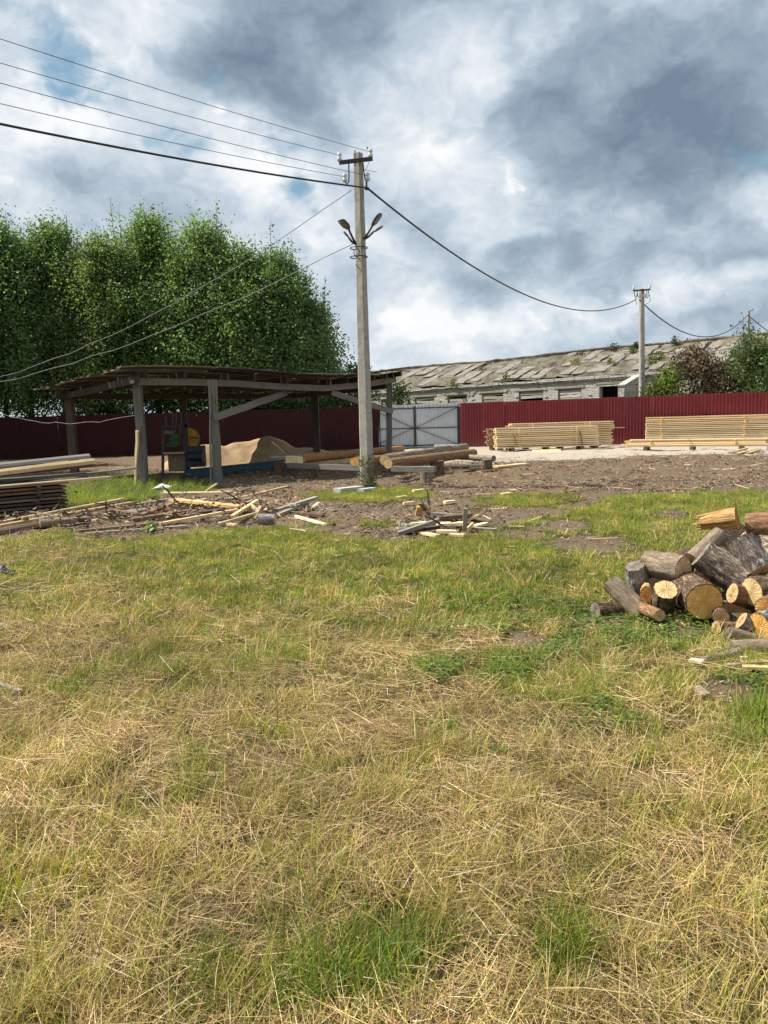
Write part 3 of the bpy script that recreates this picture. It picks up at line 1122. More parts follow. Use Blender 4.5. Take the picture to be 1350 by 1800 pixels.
def tree(name, label, cat, base, height, rad, nleaf, tone, leaf=.16, group=None, spires=5, low=.12, shape='poplar', trunk_r=.16, nclust=300):
    e = thing(name, label, cat, base, 0, group)
    mb = MB()
    tp = []
    for k in range(9):
        t = k / 8
        tp.append((math.sin(t * 5 + base[0]) * .12 * t * height / 8, math.cos(t * 4 + base[1]) * .12 * t * height / 8, t * height * .93))
    mb.tube(tp, [trunk_r * (1 - .88 * k / 8) for k in range(9)], 8)
    cl, cs = [], []

    def prof(t):
        if shape == 'poplar':
            return np.interp(t, [0, .1, .3, .5, .72, .88, 1], [.75, .98, 1, .9, .66, .40, .1])
        return np.interp(t, [0, .15, .45, .75, .92, 1], [.75, .95, 1, .8, .45, .1])
    for _ in range(nclust):
        t = random.random() ** .85
        a = random.uniform(0, 2 * math.pi)
        r = rad * prof(t) * (random.random() ** .45) * random.uniform(.82, 1.1)
        z = height * (low + (1 - low) * t * (.86 if shape == 'poplar' else .92))
        cl.append((r * math.cos(a), r * math.sin(a), z))
        cs.append(random.uniform(.7, 1.25))
    # limbs to some of the clusters
    for k in range(0, len(cl), max(1, len(cl) // 34)):
        c = Vector(cl[k])
        z0 = max(.5, c.z - Vector((c.x, c.y)).length * random.uniform(.9, 1.5))
        s0 = Vector((0, 0, z0))
        m = s0.lerp(c, .5) + Vector((0, 0, -.15))
        mb.tube([s0, m, c], [trunk_r * .32, trunk_r * .2, trunk_r * .06], 5)
    # leader shoots at the top
    for k in range(spires):
        a = random.uniform(0, 2 * math.pi)
        r = rad * random.uniform(.0, .8)
        z0 = height * random.uniform(.62, .8)
        top = height * random.uniform(.86, 1.0) - r / rad * height * .10 if k else height * 1.03
        b = Vector((r * math.cos(a), r * math.sin(a), z0))
        tt = b * 1.0 + Vector((math.cos(a) * .2, math.sin(a) * .2, 0))
        tt.z = top
        mb.tube([b * .6 + Vector((0, 0, z0 * .36)), b, tt], [.03, .022, .008], 4)
        m = max(4, int((top - z0) * 3.2))
        for q in range(m):
            f = q / m
            p = b.lerp(tt, f)
            cl.append((p.x, p.y, p.z))
            cs.append(.42 * (1 - f) + .17)
    mb.build('trunk', M['trunk'], e, smooth=True)
    cl, cs = np.array(cl), np.array(cs)
    wgt = cs ** 2
    idx = rng.choice(len(cl), nleaf, p=wgt / wgt.sum())
    sg = cs[idx][:, None] * np.array([[.40, .40, .46]]) * (height / 12) ** .5
    C = cl[idx] + rng.normal(size=(nleaf, 3)) * sg
    N = rng.normal(size=(nleaf, 3)) + np.array([0, 0, .55])
    ctr = np.array([0, 0, height * .5])
    N += (C - ctr) / np.array([rad, rad, height * .5]) * .6
    size = leaf * rng.uniform(.65, 1.25, nleaf)
    tone = np.array(tone)
    cv = rng.uniform(.6, 1.4, len(cl))[idx][:, None]
    hue = rng.normal(0, .12, (nleaf, 1))
    cols = tone * cv * np.concatenate([1 + hue, 1 + hue * .3, 1 - hue * .3], 1)
    obj('crown', leaves_mesh('crown', C, N, size, np.clip(cols, .005, .6), M['leaf']), e)
    return e


GT = (.062, .105, .030)
TREES = [
    # px of the tip, py of the tip, depth, radius, tone, label
    (-20, 352, 43.0, 3.4, (.056, .098, .030), 'tall dark poplar at the left edge of the photo, cut off by the frame'),
    (30, 395, 44.6, 2.8, (.056, .098, .03), 'poplar filling the gap between the two tall poplars at the left edge'),
    (85, 362, 44.0, 3.0, (.058, .100, .029), 'leafy poplar over the dark fence with loose twin tips near the left edge'),
    (175, 392, 43.2, 3.0, (.070, .108, .030), 'lower yellowish green poplar between the two tallest left poplars'),
    (256, 345, 44.4, 3.1, (.062, .106, .030), 'tall narrow tipped poplar straight above the shed roof corner post'),
    (350, 356, 43.6, 3.2, (.066, .110, .032), 'broad tall poplar above the second shed post, fullest of the row'),
    (428, 415, 43.0, 2.9, (.060, .102, .030), 'poplar of middle height between the broad tall one and the right end'),
    (484, 420, 43.4, 2.7, (.056, .098, .032), 'poplar with one thin leader, crossed by the sloping wire'),
    (526, 500, 43.8, 2.2, (.064, .106, .036), 'lowest rounded poplar at the right end of the tree row beside the pole'),
]
for px, py, dep, rad, tone, lab in TREES:
    tip = atY(px, py, dep)
    tree('poplar_tree', lab, 'tree', (tip.x, dep, 0), tip.z, rad * 1.15, 38000, (tone[0] * 2.4, tone[1] * 2.2, tone[2] * 2.6), .135, 'poplars behind the shed', 12, .2)
for (x, y, h, rr), lab in zip([(-15.5, 48.5, 11.0, 4.4), (-10.0, 48.5, 11.0, 4.4), (-6.2, 48, 8.6, 2.9)],
                              ['dark poplar of the second row, deep behind the left end of the trees', 'dark poplar of the second row, deep behind the broad tall poplar', 'dark poplar of the second row, deep behind the low right end']):
    tree('poplar_tree', lab, 'tree', (x, y, 0), h, rr, 15000, (.085, .14, .05), .21, 'poplars behind the shed', 4, .06, nclust=240)
for (x, y, h), lab in zip([(-21.0, 33.0, 13.5), (-24.5, 41.5, 14.0), (-18.6, 26.5, 13)], ['unseen poplar added at the far left to shade the fence corner', 'unseen poplar added for shade at the far left, behind the fence', 'unseen poplar added to shade the shed strip, nearest to the camera on the far left']):
    tree('poplar_tree', lab, 'tree', (x, y, 0), h, 3.6, 15000, (.085, .14, .05), .2, 'poplars behind the shed', 5, .05, nclust=260)  # unseen trees added left of the view to block sun from fence and shed


def bush(label, cx_px, top_px, base_z, dep, rad, n, tone, leaf, shape='round', cat='bush', stretch=1.0, group=None, name='bush'):
    tip = atY(cx_px, top_px, dep)
    return tree(name, label, cat, (tip.x, dep, base_z), tip.z - base_z, rad, n, tone, leaf, group, 3, .1, shape, .05, 110)


bush('reddish brown withered bush rising against the barn roof behind the fence', 1222, 606, 0, 38.5, 2.0, 6000, (.14, .10, .068), .13)
bush('dull brown lower bush merging right of the reddish one', 1270, 628, 0, 39, 1.9, 4600, (.115, .10, .055), .13)
bush('bright green small bush at the left foot of the reddish bush', 1172, 642, 0, 37.3, .9, 2600, (.12, .17, .028), .12)
bush('olive bush low over the fence between barn pole and green bush', 1148, 672, 0, 38, .8, 1600, (.10, .10, .04), .12)
bush('dark green bush at the right edge below the thin far pole', 1325, 588, 0, 37.5, 1.8, 5200, (.085, .12, .04), .13)
bush('green bush cut by the right frame edge, taller than the fence', 1385, 580, 0, 36.5, 1.9, 4600, (.06, .105, .03), .13)
bush('green vine covered sapling climbing the thin far pole', 1316, 560, 0, 40, .35, 900, (.055, .1, .03), .13)
bush('pale green bush behind the right end post of the shed', 622, 640, 0, 44, 1.6, 5200, (.13, .165, .055), .14)
bush('dark green shrub at the barn corner right beside the shed end post', 700, 668, 0, 45, .8, 1700, (.06, .09, .03), .13)
bush('olive shrub low behind the shed beam left of the pole', 585, 672, 0, 45, 1.3, 2600, (.10, .125, .045), .14)


def roof_weed(label, px, py, w, h, tone):
    """a weed rooted on the barn roof, at the place of the slope seen at that pixel"""
    d = ray(px, py)
    # intersect with the roof plane
    u = Vector((.676, -.737, 0)).normalized()
    nn = Vector((-u.y, u.x, 0))
    o0 = Vector((2.62, 60.6, 0))
    sl = math.tan(BPITCH)
    # z = 3.9 + (s+.45)*sl , s = (p-o0).nn
    den = d.z - sl * d.dot(nn)
    k = (3.97 + sl * (EYEP - o0).dot(nn) - EYE) / den
    p = EYEP + d * k
    e = thing('roof_weed', label, 'weed', p)
    n = 170
    C = np.c_[rng.normal(0, w * .55, n), rng.normal(0, w * .55, n), rng.uniform(0, 1, n) ** 1.7 * h]
    C[:, :2] *= (1.15 - C[:, 2:3] / h * .7)
    cols = np.array(tone) * .72 * rng.uniform(.7, 1.3, (n, 1))
    obj('foliage', leaves_mesh('foliage', C, rng.normal(size=(n, 3)) + np.array([0, 0, .4]), .11 * rng.uniform(.5, 1.3, n), cols, M['leaf']), e)
    mb = MB()
    for q in range(7):
        a = random.uniform(0, 6.28)
        mb.tube([(0, 0, -.1), (math.cos(a) * w * .2, math.sin(a) * w * .2, h * .5), (math.cos(a) * w * .3, math.sin(a) * w * .3, h * .95)], [.012, .01, .004], 3)
    mb.build('stem', M['brown'], e)


for args in [('yellow green weed low on the barn roof above the first windows', 797, 679, .35, .55, (.24, .22, .05)),
             ('green weed standing on the roof edge above the middle windows', 888, 670, .45, .6, (.19, .2, .04)),
             ('yellow tuft on the barn roof half way up, left of the green patch', 846, 651, .4, .35, (.22, .2, .06)),
             ('pale yellow weed on the roof above the doorway', 1013, 643, .5, .45, (.25, .24, .07)),
             ('yellow green weed on the roof left of the barn pole', 1072, 641, .4, .4, (.22, .23, .05)),
             ('green tuft on the roof just right of the barn pole', 1143, 640, .5, .6, (.11, .17, .03)),
             ('green weed right of the tuft beside the barn pole', 1160, 632, .45, .5, (.13, .17, .03)),
             ('small weed close under the ridge left of the barn pole', 1112, 622, .35, .4, (.18, .2, .05)),
             ('dark shrub seedling on the ridge left of the barn pole', 1078, 619, .4, .6, (.05, .075, .03)),
             ('dark seedling standing on the ridge right of the barn pole', 1186, 608, .3, .65, (.05, .075, .035)),
             ('dark sprig on the ridge close to the barn pole', 1118, 614, .25, .5, (.05, .08, .03)),
             ('brown heap of dead weeds on the ridge over the doorway', 1020, 626, .6, .25, (.08, .06, .045))]:
    roof_weed(*args)


# ---------------------------------------------------------------- poles and wires
def lattice(p0, p1, seg):
    return [p0.lerp(p1, k / seg) for k in range(seg + 1)]


PB = at(646, 857)
PT = atY(629, 270, PB.y)


def concrete_pole(label, base, top, w0, w1, d0, d1, rz=0, name='utility_pole'):
    e = thing(name, label, 'utility pole', base)
    h = top.z
    ln = Vector((top.x - base.x, top.y - base.y, h))
    vs, fs = [], []
    n = 26
    rot = Matrix.Rotation(rz, 3, 'Z')
    for k in range(n + 1):
        t = k / n
        a, b = w0 + (w1 - w0) * t, d0 + (d1 - d0) * t
        c = .16
        prof = [(-.5 + c, -.5), (.5 - c, -.5), (.5, -.5 + c), (.5, .5 - c), (.5 - c, .5), (-.5 + c, .5), (-.5, .5 - c), (-.5, -.5 + c)]
        for x, y in prof:
            j = random.uniform(-.004, .004)
            vs.append(ln * t + rot @ Vector((x * a + j, y * b + j, 0)))
    for k in range(n):
        for q in range(8):
            q2 = (q + 1) % 8
            fs.append((k * 8 + q, k * 8 + q2, k * 8 + 8 + q2, k * 8 + 8 + q))
    fs.append(tuple(n * 8 + q for q in range(8)))
    mb = MB()
    mb.add(vs, fs)
    mb.build('shaft', M['concrete'], e)
    return e, ln


def insulator(parent, p, s=1.0, up=1):
    mb = MB()
    mb.tube([(0, 0, 0), (0, 0, .02 * s), (0, 0, .03 * s), (0, 0, .06 * s), (0, 0, .075 * s), (0, 0, .10 * s), (0, 0, .13 * s), (0, 0, .14 * s)], [.03 * s, .04 * s, .045 * s, .035 * s, .028 * s, .04 * s, .034 * s, .012 * s], 10)
    o = mb.build('insulator', M['ceramic'], parent, smooth=True, loc=p)
    return o


def main_pole():
    e, ln = concrete_pole('tall weathered concrete power pole with crossarm and street lamps beside the logs', PB, PT, .265, .175, .22, .14, -.55)
    Y = PB.y

    def L(px, py, dy=0.0):
        return atY(px, py, Y + dy) - PB
    # crossarm, in front of the shaft
    a, b = L(596, 286, -.16), L(655, 279, -.16)
    arm = MB().bar(a, b, .07, .07).build('crossarm', M['steel'], e)
    MB().tube([L(624, 292, -.12), L(624, 264, -.12)], .012, 6).build('pin', M['steel'], e)
    insulator(e, L(597, 284, -.16), 1.25)
    insulator(e, L(651.5, 277, -.16), 1.25)
    MB().tube([L(651.5, 264, -.16), L(647, 262, -.16), L(645, 258, -.16)], .012, 5).build('wire_tail', M['wire_alu'], e)
    # hooks below the arm
    MB().tube([L(613, 285, -.14), L(613.5, 312, -.14), L(613, 320, -.14), L(610, 324, -.14), L(607.5, 320, -.14), L(607, 317, -.14)], .014, 6).build('hook', M['steel'], e)
    insulator(e, L(606.5, 320, -.14), 1.2)
    MB().tube([L(638, 286, -.14), L(640, 305, -.14), L(642, 316, -.14), L(645, 320, -.14), L(647, 315, -.14)], .014, 6).build('hook', M['steel'], e)
    insulator(e, L(646.5, 318, -.14), 1.2)
    MB().tube([L(644, 320, -.14), L(644.5, 330, -.14)], .02, 6).tube([L(641, 330, -.16), L(648, 332, -.16)], .035, 6).build('cable_clamp', M['wire_black'], e)
    MB().tube([L(649, 284, -.16), L(644, 297, -.1), L(640, 299, -.1), L(662, 302, .3)], .006, 4).build('loose_wire', M['wire_alu'], e)
    # four street lamps low on the shaft
    for (x0, y0), (x1, y1), (x2, y2), dy, wd, hh in (((626, 430), (613, 403), (598, 386), -.45, .22, .10), ((623, 428), (613, 418), (604, 407), .05, .13, .06), ((639, 420), (654, 398), (670, 375), -.30, .17, .09), ((640, 421), (656, 408), (672, 398), .25, .19, .08)):
        p0, p1, p2 = L(x0, y0, -.10 if dy < 0 else .0), L(x1, y1, dy * .6), L(x2, y2, dy)
        arm = MB().tube([p0, p0.lerp(p1, .5) + Vector((0, 0, -.015)), p1], [.028, .024, .022], 7).build('lamp_arm', M['steel'], e, smooth=True)
        hd = MB()
        x = (p2 - p1)
        m = frame_mat(x)
        Ln = x.length
        vs, fs = [], []
        prof = [(0, .35, .5), (.12, .7, .8), (.35, 1, 1), (.8, 1, .85), (.95, .8, .6), (1, .4, .3)]
        for t, kw, kh in prof:
            for q in range(10):
                an = 2 * math.pi * q / 10
                yy, zz = math.cos(an) * wd / 2 * kw, math.sin(an) * hh / 2 * kh
                if zz < 0:
                    zz *= .45
                vs.append(p1 + m @ Vector((t * Ln, yy, zz)))
        for k in range(len(prof) - 1):
            for q in range(10):
                q2 = (q + 1) % 10
                fs.append((k * 10 + q, k * 10 + q2, k * 10 + 10 + q2, k * 10 + 10 + q))
        fs += [tuple(range(10))[::-1], tuple((len(prof) - 1) * 10 + q for q in range(10))]
        hd.add(vs, fs)
        hd.build('lamp_head', M['lamp_grey'], arm, smooth=True)
        MB().box(p1 + m @ Vector((Ln * .58, 0, -hh * .25)), (Ln * .6, wd * .62, hh * .12), m).build('lamp_glass', M['lamp_glass'], arm)
    c = L(631, 437, 0)
    mb = MB()
    for q, zz in enumerate((436, 452)):
        p = L(630.5, zz, 0)
        vs = []
        pts = [p + Vector((.185 * math.cos(a), .165 * math.sin(a), 0)) for a in np.linspace(0, 2 * math.pi, 17)]
        mb.tube(pts, .012, 5)
    mb.build('clamp_band', M['steel'], e)
    pts = [L(626, 437, -.18)]
    for k in range(7):
        a = k / 6 * math.pi
        pts.append(L(622 + 6 * (1 - math.cos(a)) * .8, 440 + 13 * math.sin(a), -.2))
    MB().tube(pts, .01, 5).build('wire_loop', M['wire_black'], e)
    return e


main_pole()

B2 = atY(1129.5, 700, 38.6)
B2.z = 0
T2 = atY(1128, 508, 38.6)
p2e, _ = concrete_pole('concrete power pole behind the red fence in front of the barn doorway', B2, T2, .31, .22, .25, .18, .3)
q = lambda px, py, dy=-.2: atY(px, py, 38.6 + dy) - B2
MB().bar(q(1113, 511), q(1143, 509), .07, .07).build('crossarm', M['steel'], p2e)
insulator(p2e, q(1114, 509), 1.4)
insulator(p2e, q(1142, 507), 1.4)
for x in (1115, 1120.5, 1137, 1140):
    MB().tube([q(x, 511), q(x + .5, 519), q(x + (2 if x < 1128 else -2), 524), q(x + (4 if x < 1128 else -4), 521)], .018, 5).build('hook', M['steel'], p2e)
    insulator(p2e, q(x + (4 if x < 1128 else -4), 522), 1.1)
MB().tube([q(1117, 524), q(1119, 536), q(1122, 530)], .014, 4).tube([q(1142, 518), q(1143, 530), q(1135, 535)], .014, 4).build('loose_wire', M['wire_alu'], p2e)
B3 = atY(1316, 600, 58)
B3.z = 0
T3 = atY(1316, 547, 58)
p3e, _ = concrete_pole('thin far pole standing behind the barn above the green bushes', B3, T3, .24, .17, .2, .15)


def cable(label, a, b, thr=None, r=.006, mat='wire_alu', sag=.5, n=44, wob=0.0, group=None):
    """a hanging cable from a to b; if thr = (px, py) it passes that place of the view"""
    a, b = Vector(a), Vector(b)
    if thr:
        best = None
        for s in np.linspace(.02, .98, 600):
            p = a.lerp(b, float(s))
            d = ray(*thr)
            # z on the ray at that depth
            if p.y < .5:
                continue
            z = EYE + d.z * p.y / d.y
            x = d.x * p.y / d.y
            if best is None or abs(x - p.x) < best[0]:
                best = (abs(x - p.x), float(s), z - p.z)
        _, s, dz = best
        sag = -dz / (4 * s * (1 - s))
    pts = []
    for k in range(n + 1):
        t = k / n
        p = a.lerp(b, t)
        p.z -= sag * 4 * t * (1 - t)
        if wob:
            p.z += (vnoise(np.array([[t * 22, 0, a.x]]), 3)[0] - .5) * wob
        pts.append(p)
    mb = MB()
    mb.tube(pts, r, 6)
    o = mb.build('cable', M[mat], smooth=True)
    return tag(o, label, 'cable', group)


Y1 = PB.y
far_pole = Vector((-20.5, -6.2, 7.3))
ends = [((651, 267), (0, 68), 0.35, 'uppermost thin wire leaving the tip of the pole to the left'),
        ((598, 273), (0, 110), 0.1, 'second thin wire from the top, ending at the left arm insulator'),
        ((646, 309), (0, 146), -.15, 'third thin wire from the top, passing the pole just under the crossarm'),
        ((607, 311), (0, 182), -.35, 'lowest thin wire, just above the thick black cable')]
for (ax, ay), thr, dz, lab in ends:
    cable(lab, atY(ax, ay, Y1 - .16), far_pole + Vector((dz * 1.5, 0, dz)), thr, .0055, 'wire_alu')
cable('thick black cable running from the pole to the left edge under the thin wires', atY(643, 330, Y1 - .2), far_pole + Vector((0, 0, -.6)), (0, 218), .019, 'wire_black')
cable('thick black cable sagging from the near pole to the pole by the barn', atY(645, 330, Y1 - .16), atY(1119, 526, 38.4), (930, 521), .021, 'wire_black')
cable('black cable sagging between the barn pole and the thin far pole', atY(1124, 527, 38.4), atY(1315, 553, 58), (1235, 592), .03, 'wire_black')
cable('black cable leaving the thin far pole to the right', atY(1317, 556, 58), atY(1500, 640, 62), (1350, 582), .03, 'wire_black')
cable('upper sloping pale wire from the pole crossing the tree crowns', atY(618, 333, Y1), atY(-160, 694, 24), (300, 536), .0075, 'wire_pale', wob=.10)
cable('lower sloping pale wire from the street lamps crossing the tree crowns', atY(625, 425, Y1), atY(-160, 697, 24), (300, 577), .0075, 'wire_pale', wob=.10)
cable('low slack wire hanging between shed corner post and the left edge', atY(241, 729, 19.2), atY(-40, 716, 20.5), (120, 744), .007, 'wire_pale', wob=.05)


# ---------------------------------------------------------------- the shed
def make_shed():
    e = thing('open_shed', 'old open wooden shed with sagging plank roof on grey posts', 'shed')
    u = Vector((.787, .617, 0))
    v = Vector((-.617, .787, 0))
    O = Vector((-6.1, 19.0, 0))

    def P(a, b, z=0):
        return O + u * a + v * b + Vector((0, 0, z))

    def timber(name, a, b, w, h, mat='old', parent=e, wob=.01, up=(0, 0, 1), n=5):
        a, b = Vector(a), Vector(b)
        m = frame_mat(b - a, up)
        L = (b - a).length
        mb = MB()
        vs, fs = [], []
        for k in range(n + 1):
            t = k / n
            j = Vector((0, random.uniform(-wob, wob), random.uniform(-wob, wob)))
            for sy, sz in ((-1, -1), (1, -1), (1, 1), (-1, 1)):
                vs.append(Vector((t * L - L / 2, sy * w / 2, sz * h / 2)) + j)
        for k in range(n):
            for q in range(4):
                q2 = (q + 1) % 4
                fs.append((k * 4 + q, k * 4 + q2, k * 4 + 4 + q2, k * 4 + 4 + q))
        fs += [(3, 2, 1, 0), tuple(n * 4 + q for q in range(4))]
        mb.add(vs, fs)
        o = mb.build(name, M[mat], parent)
        mm = m.to_4x4()
        mm.translation = (a + b) / 2
        o.matrix_local = mm
        return o
    # posts
    zb = 2.66
    p1b, p1t = at(254, 853), atY(241, 668, at(254, 853).y)
    timber('post', p1b - Vector((0, 0, .1)), p1t, .19, .20)
    timber('post_splint', at(249, 852) + Vector((-.10, -.17, 0)), atY(246, 757, p1b.y - .17) + Vector((-.06, 0, 0)), .05, .12, 'tan')
    p2b = at(384, 851)
    p2t = atY(373, 668, p2b.y)
    timber('post', p2b - Vector((0, 0, .1)), p2t, .19, .19)
    timber('post_splint', p2b + Vector((-.16, -.13, 0)), atY(369, 690, p2b.y - .13), .03, .1)
    p4b = P(8.0, 0)
    p4t = atY(684, 664, p4b.y)
    timber('post', p4b - Vector((0, 0, .1)), p4t, .18, .18)
    b1 = P(.1, 5.6)
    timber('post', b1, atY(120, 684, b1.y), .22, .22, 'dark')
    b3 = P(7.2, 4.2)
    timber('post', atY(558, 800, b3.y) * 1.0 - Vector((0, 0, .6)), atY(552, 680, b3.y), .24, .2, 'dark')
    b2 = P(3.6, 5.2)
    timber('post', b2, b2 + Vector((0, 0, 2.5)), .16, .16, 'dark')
    # sagging front beam, a chain of timber
    prof = [(.0, 0), (.17, -.02), (.33, -.07), (.5, -.17), (.68, -.23), (.84, -.15), (1.0, 0)]
    A, B = p1t + Vector((-.03, -.02, -.05)), p4t + Vector((.08, 0, -.07))
    bm = []
    for t, s in prof:
        p = A.lerp(B, t)
        p.z += s
        bm.append(p)
    for k in range(len(bm) - 1):
        pass
    mb = MB()
    vs, fs = [], []
    for p in bm:
        for sy, sz in ((-1, -1), (1, -1), (1, 1), (-1, 1)):
            vs.append(p + v * sy * .06 + Vector((0, 0, sz * .085)) - v * .16)
    for k in range(len(bm) - 1):
        for q in range(4):
            q2 = (q + 1) % 4
            fs.append((k * 4 + q, k * 4 + q2, k * 4 + 4 + q2, k * 4 + 4 + q))
    fs += [(3, 2, 1, 0), tuple((len(bm) - 1) * 4 + q for q in range(4))]
    mb.add(vs, fs)
    mb.build('front_beam', M['old'], e)
    # braces
    timber('brace', atY(378, 734, p2b.y - .16), atY(503, 690, (A.lerp(B, .62)).y - .2), .08, .17)
    timber('brace', atY(690, 724, p4b.y - .15), atY(583, 690, A.lerp(B, .74).y - .2), .08, .16)
    timber('back_beam', P(-.3, 5.5, 2.45), P(8.3, 4.6, 2.42), .12, .18, 'dark')  # inner timbers coloured darker than the front ones, standing in for roof shade
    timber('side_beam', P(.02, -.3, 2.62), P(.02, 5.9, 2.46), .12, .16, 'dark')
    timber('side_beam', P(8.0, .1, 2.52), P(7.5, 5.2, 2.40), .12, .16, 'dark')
    # rafters and short props between beam and roof

    def front_z(t):
        return A.lerp(B, t).z + np.interp(t, [q[0] for q in prof], [q[1] for q in prof])
    Lf = (B - A).length
    for k in range(9):
        t = .01 + k / 8 * .98
        p = A.lerp(B, t)
        z = front_z(t) + .17
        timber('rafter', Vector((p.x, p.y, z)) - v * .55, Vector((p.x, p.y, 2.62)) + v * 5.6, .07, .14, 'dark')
    for t in (.03, .27, .30, .5, .52, .7, .955, .985):
        p = A.lerp(B, t) - v * .24
        z = front_z(t)
        timber('prop', (p.x, p.y, z + .04), (p.x - .03, p.y, z + .27), .03, .05, 'old_light', n=2)
    # roof boards laid along the front, overlapping courses to the back
    rb = 0
    s = -.72
    while s < 6.0:
        x0 = -.45 - max(0, s) * .05 + random.uniform(-.25, .15)
        xe = Lf + .03 + random.uniform(-.05, .1)
        x = x0
        while x < xe - .3:
            L = min(random.choice([2.4, 3.0, 3.6]), xe - x)
            mb = MB()
            n = 5
            vs, fs = [], []
            wd = random.uniform(.24, .33)
            th = .028
            lift = random.uniform(0, .03)
            for k in range(n + 1):
                xx = x + L * k / n
                t = max(0., min(1., xx / Lf))
                zf = front_z(t) + .30
                zk = zf + (2.72 - zf) * max(0, s) / 5.8
                if xx < 0:
                    zk += xx * .06
                b = random.uniform(-.012, .012)
                for ds, dz in ((-wd / 2 + b, 0), (wd / 2 + b, 0), (wd / 2 + b, th), (-wd / 2 + b, th)):
                    p = A + (B - A).normalized() * xx
                    p = Vector((p.x, p.y, 0)) + v * (s + ds) + Vector((0, 0, zk + dz + lift))
                    vs.append(p)
            for k in range(n):
                for q in range(4):
                    q2 = (q + 1) % 4
                    fs.append((k * 4 + q, k * 4 + q2, k * 4 + 4 + q2, k * 4 + 4 + q))
            fs += [(3, 2, 1, 0), tuple(n * 4 + q for q in range(4))]
            mb.add(vs, fs)
            c = sum((Vector(q) for q in mb.v), Vector()) / len(mb.v)
            m = frame_mat(B - A).to_4x4()
            m.translation = c
            inv = m.inverted()
            mb.v = [tuple(inv @ Vector(q)) for q in mb.v]
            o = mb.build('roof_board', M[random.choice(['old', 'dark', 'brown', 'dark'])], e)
            o.matrix_local = m
            x += L + .02
        s += wd * .96
    # loose strips on the roof
    for k in range(8):
        t = random.uniform(0, .95)
        p = A.lerp(B, t) - v * random.uniform(-.2, .7)
        z = front_z(t) + .36
        timber('roof_strip', (p.x, p.y, z), (p.x + random.uniform(.5, 1.6), p.y + random.uniform(.3, 1.2), z - .03), .06, .03, 'old_light', n=2)
    return P


SP = make_shed()


def board(name, label, cat, p0, p1, w, t, mat, group=None, roll=0.0, parent=None, taper=1.0, bend=0.0, waney=False):
    """a plank from p0 to p1 (world), wide w, thick t; one mesh with its own local X along the grain"""
    p0, p1 = Vector(p0), Vector(p1)
    m = frame_mat(p1 - p0) @ Matrix.Rotation(roll, 3, 'X')
    L = (p1 - p0).length
    n = 6
    vs, fs = [], []
    prof = [(-.5, -.5), (.5, -.5), (.5, .5), (-.5, .5)]
    if waney:
        prof = [(-.5, -.5), (.5, -.5), (.42, .1), (.2, .45), (-.2, .5), (-.42, .1)]
    k_ = len(prof)
    for k in range(n + 1):
        q = k / n
        kw = 1 + (taper - 1) * q
        b = bend * math.sin(math.pi * q)
        for y, z in prof:
            vs.append((q * L - L / 2, y * w * kw * random.uniform(.93, 1.03), z * t + b))
    for k in range(n):
        for q in range(k_):
            q2 = (q + 1) % k_
            fs.append((k * k_ + q, k * k_ + q2, (k + 1) * k_ + q2, (k + 1) * k_ + q))
    fs += [tuple(range(k_))[::-1], tuple(n * k_ + q for q in range(k_))]
    mb = MB()
    mb.add(vs, fs)
    o = mb.build(name, M[mat], parent)
    mm = m.to_4x4()
    mm.translation = (p0 + p1) / 2
    if parent is not None:
        o.matrix_local = parent.matrix_world.inverted() @ mm if False else Matrix.LocRotScale(parent.location, parent.rotation_euler, None).inverted() @ mm
    else:
        o.matrix_local = mm
    if label:
        tag(o, label, cat, group)
    return o


# sawdust heap behind the shed
def heap(name, label, cat, cx, cy, rx, ry, h, rz, seed, mat, peaks):
    n = 56
    g = np.linspace(-1.25, 1.25, n)
    X, Y = np.meshgrid(g, g)
    z = np.zeros_like(X)
    for (a, b, s, k) in peaks:
        z = np.maximum(z, k * (.5 - .5 * np.cos(np.pi * np.clip(1 - np.sqrt(((X - a) / s) ** 2 + ((Y - b) / (s * 1.1)) ** 2), 0, 1) ** .9)))
    nz = fbm(np.stack([X * 2.2, Y * 2.2, X * 0], -1), 5, seed)
    z = h * (z * (.78 + .44 * nz) + .16 * (nz - .5) + .20 * (fbm(np.stack([X * 6, Y * 6, X * 0], -1), 4, seed + 9, .62) - .5)) - .05
    i = np.arange((n - 1) ** 2)
    r, c = i // (n - 1), i % (n - 1)
    a = r * n + c
    me = npmesh(name, np.c_[(X * rx).ravel(), (Y * ry).ravel(), z.ravel()], np.c_[a, a + 1, a + n + 1, a + n], M[mat], smooth=True)
    o = obj(name, me)
    o.location = (cx, cy, 0)
    o.rotation_euler = (0, 0, rz)
    return tag(o, label, cat)


hp = atY(455, 800, 26.3)
heap('sawdust_heap', 'broad tan sawdust heap under the shed against the red fence', 'sawdust heap', hp.x + .2, 26.8, 2.8, 1.5, .9, .1, 4, 'sawdust', [(.05, .1, .9, 1.0), (-.3, .05, .8, .86), (-.75, -.1, .8, .9), (.42, .05, .75, .78), (.8, 0, .5, .4)])


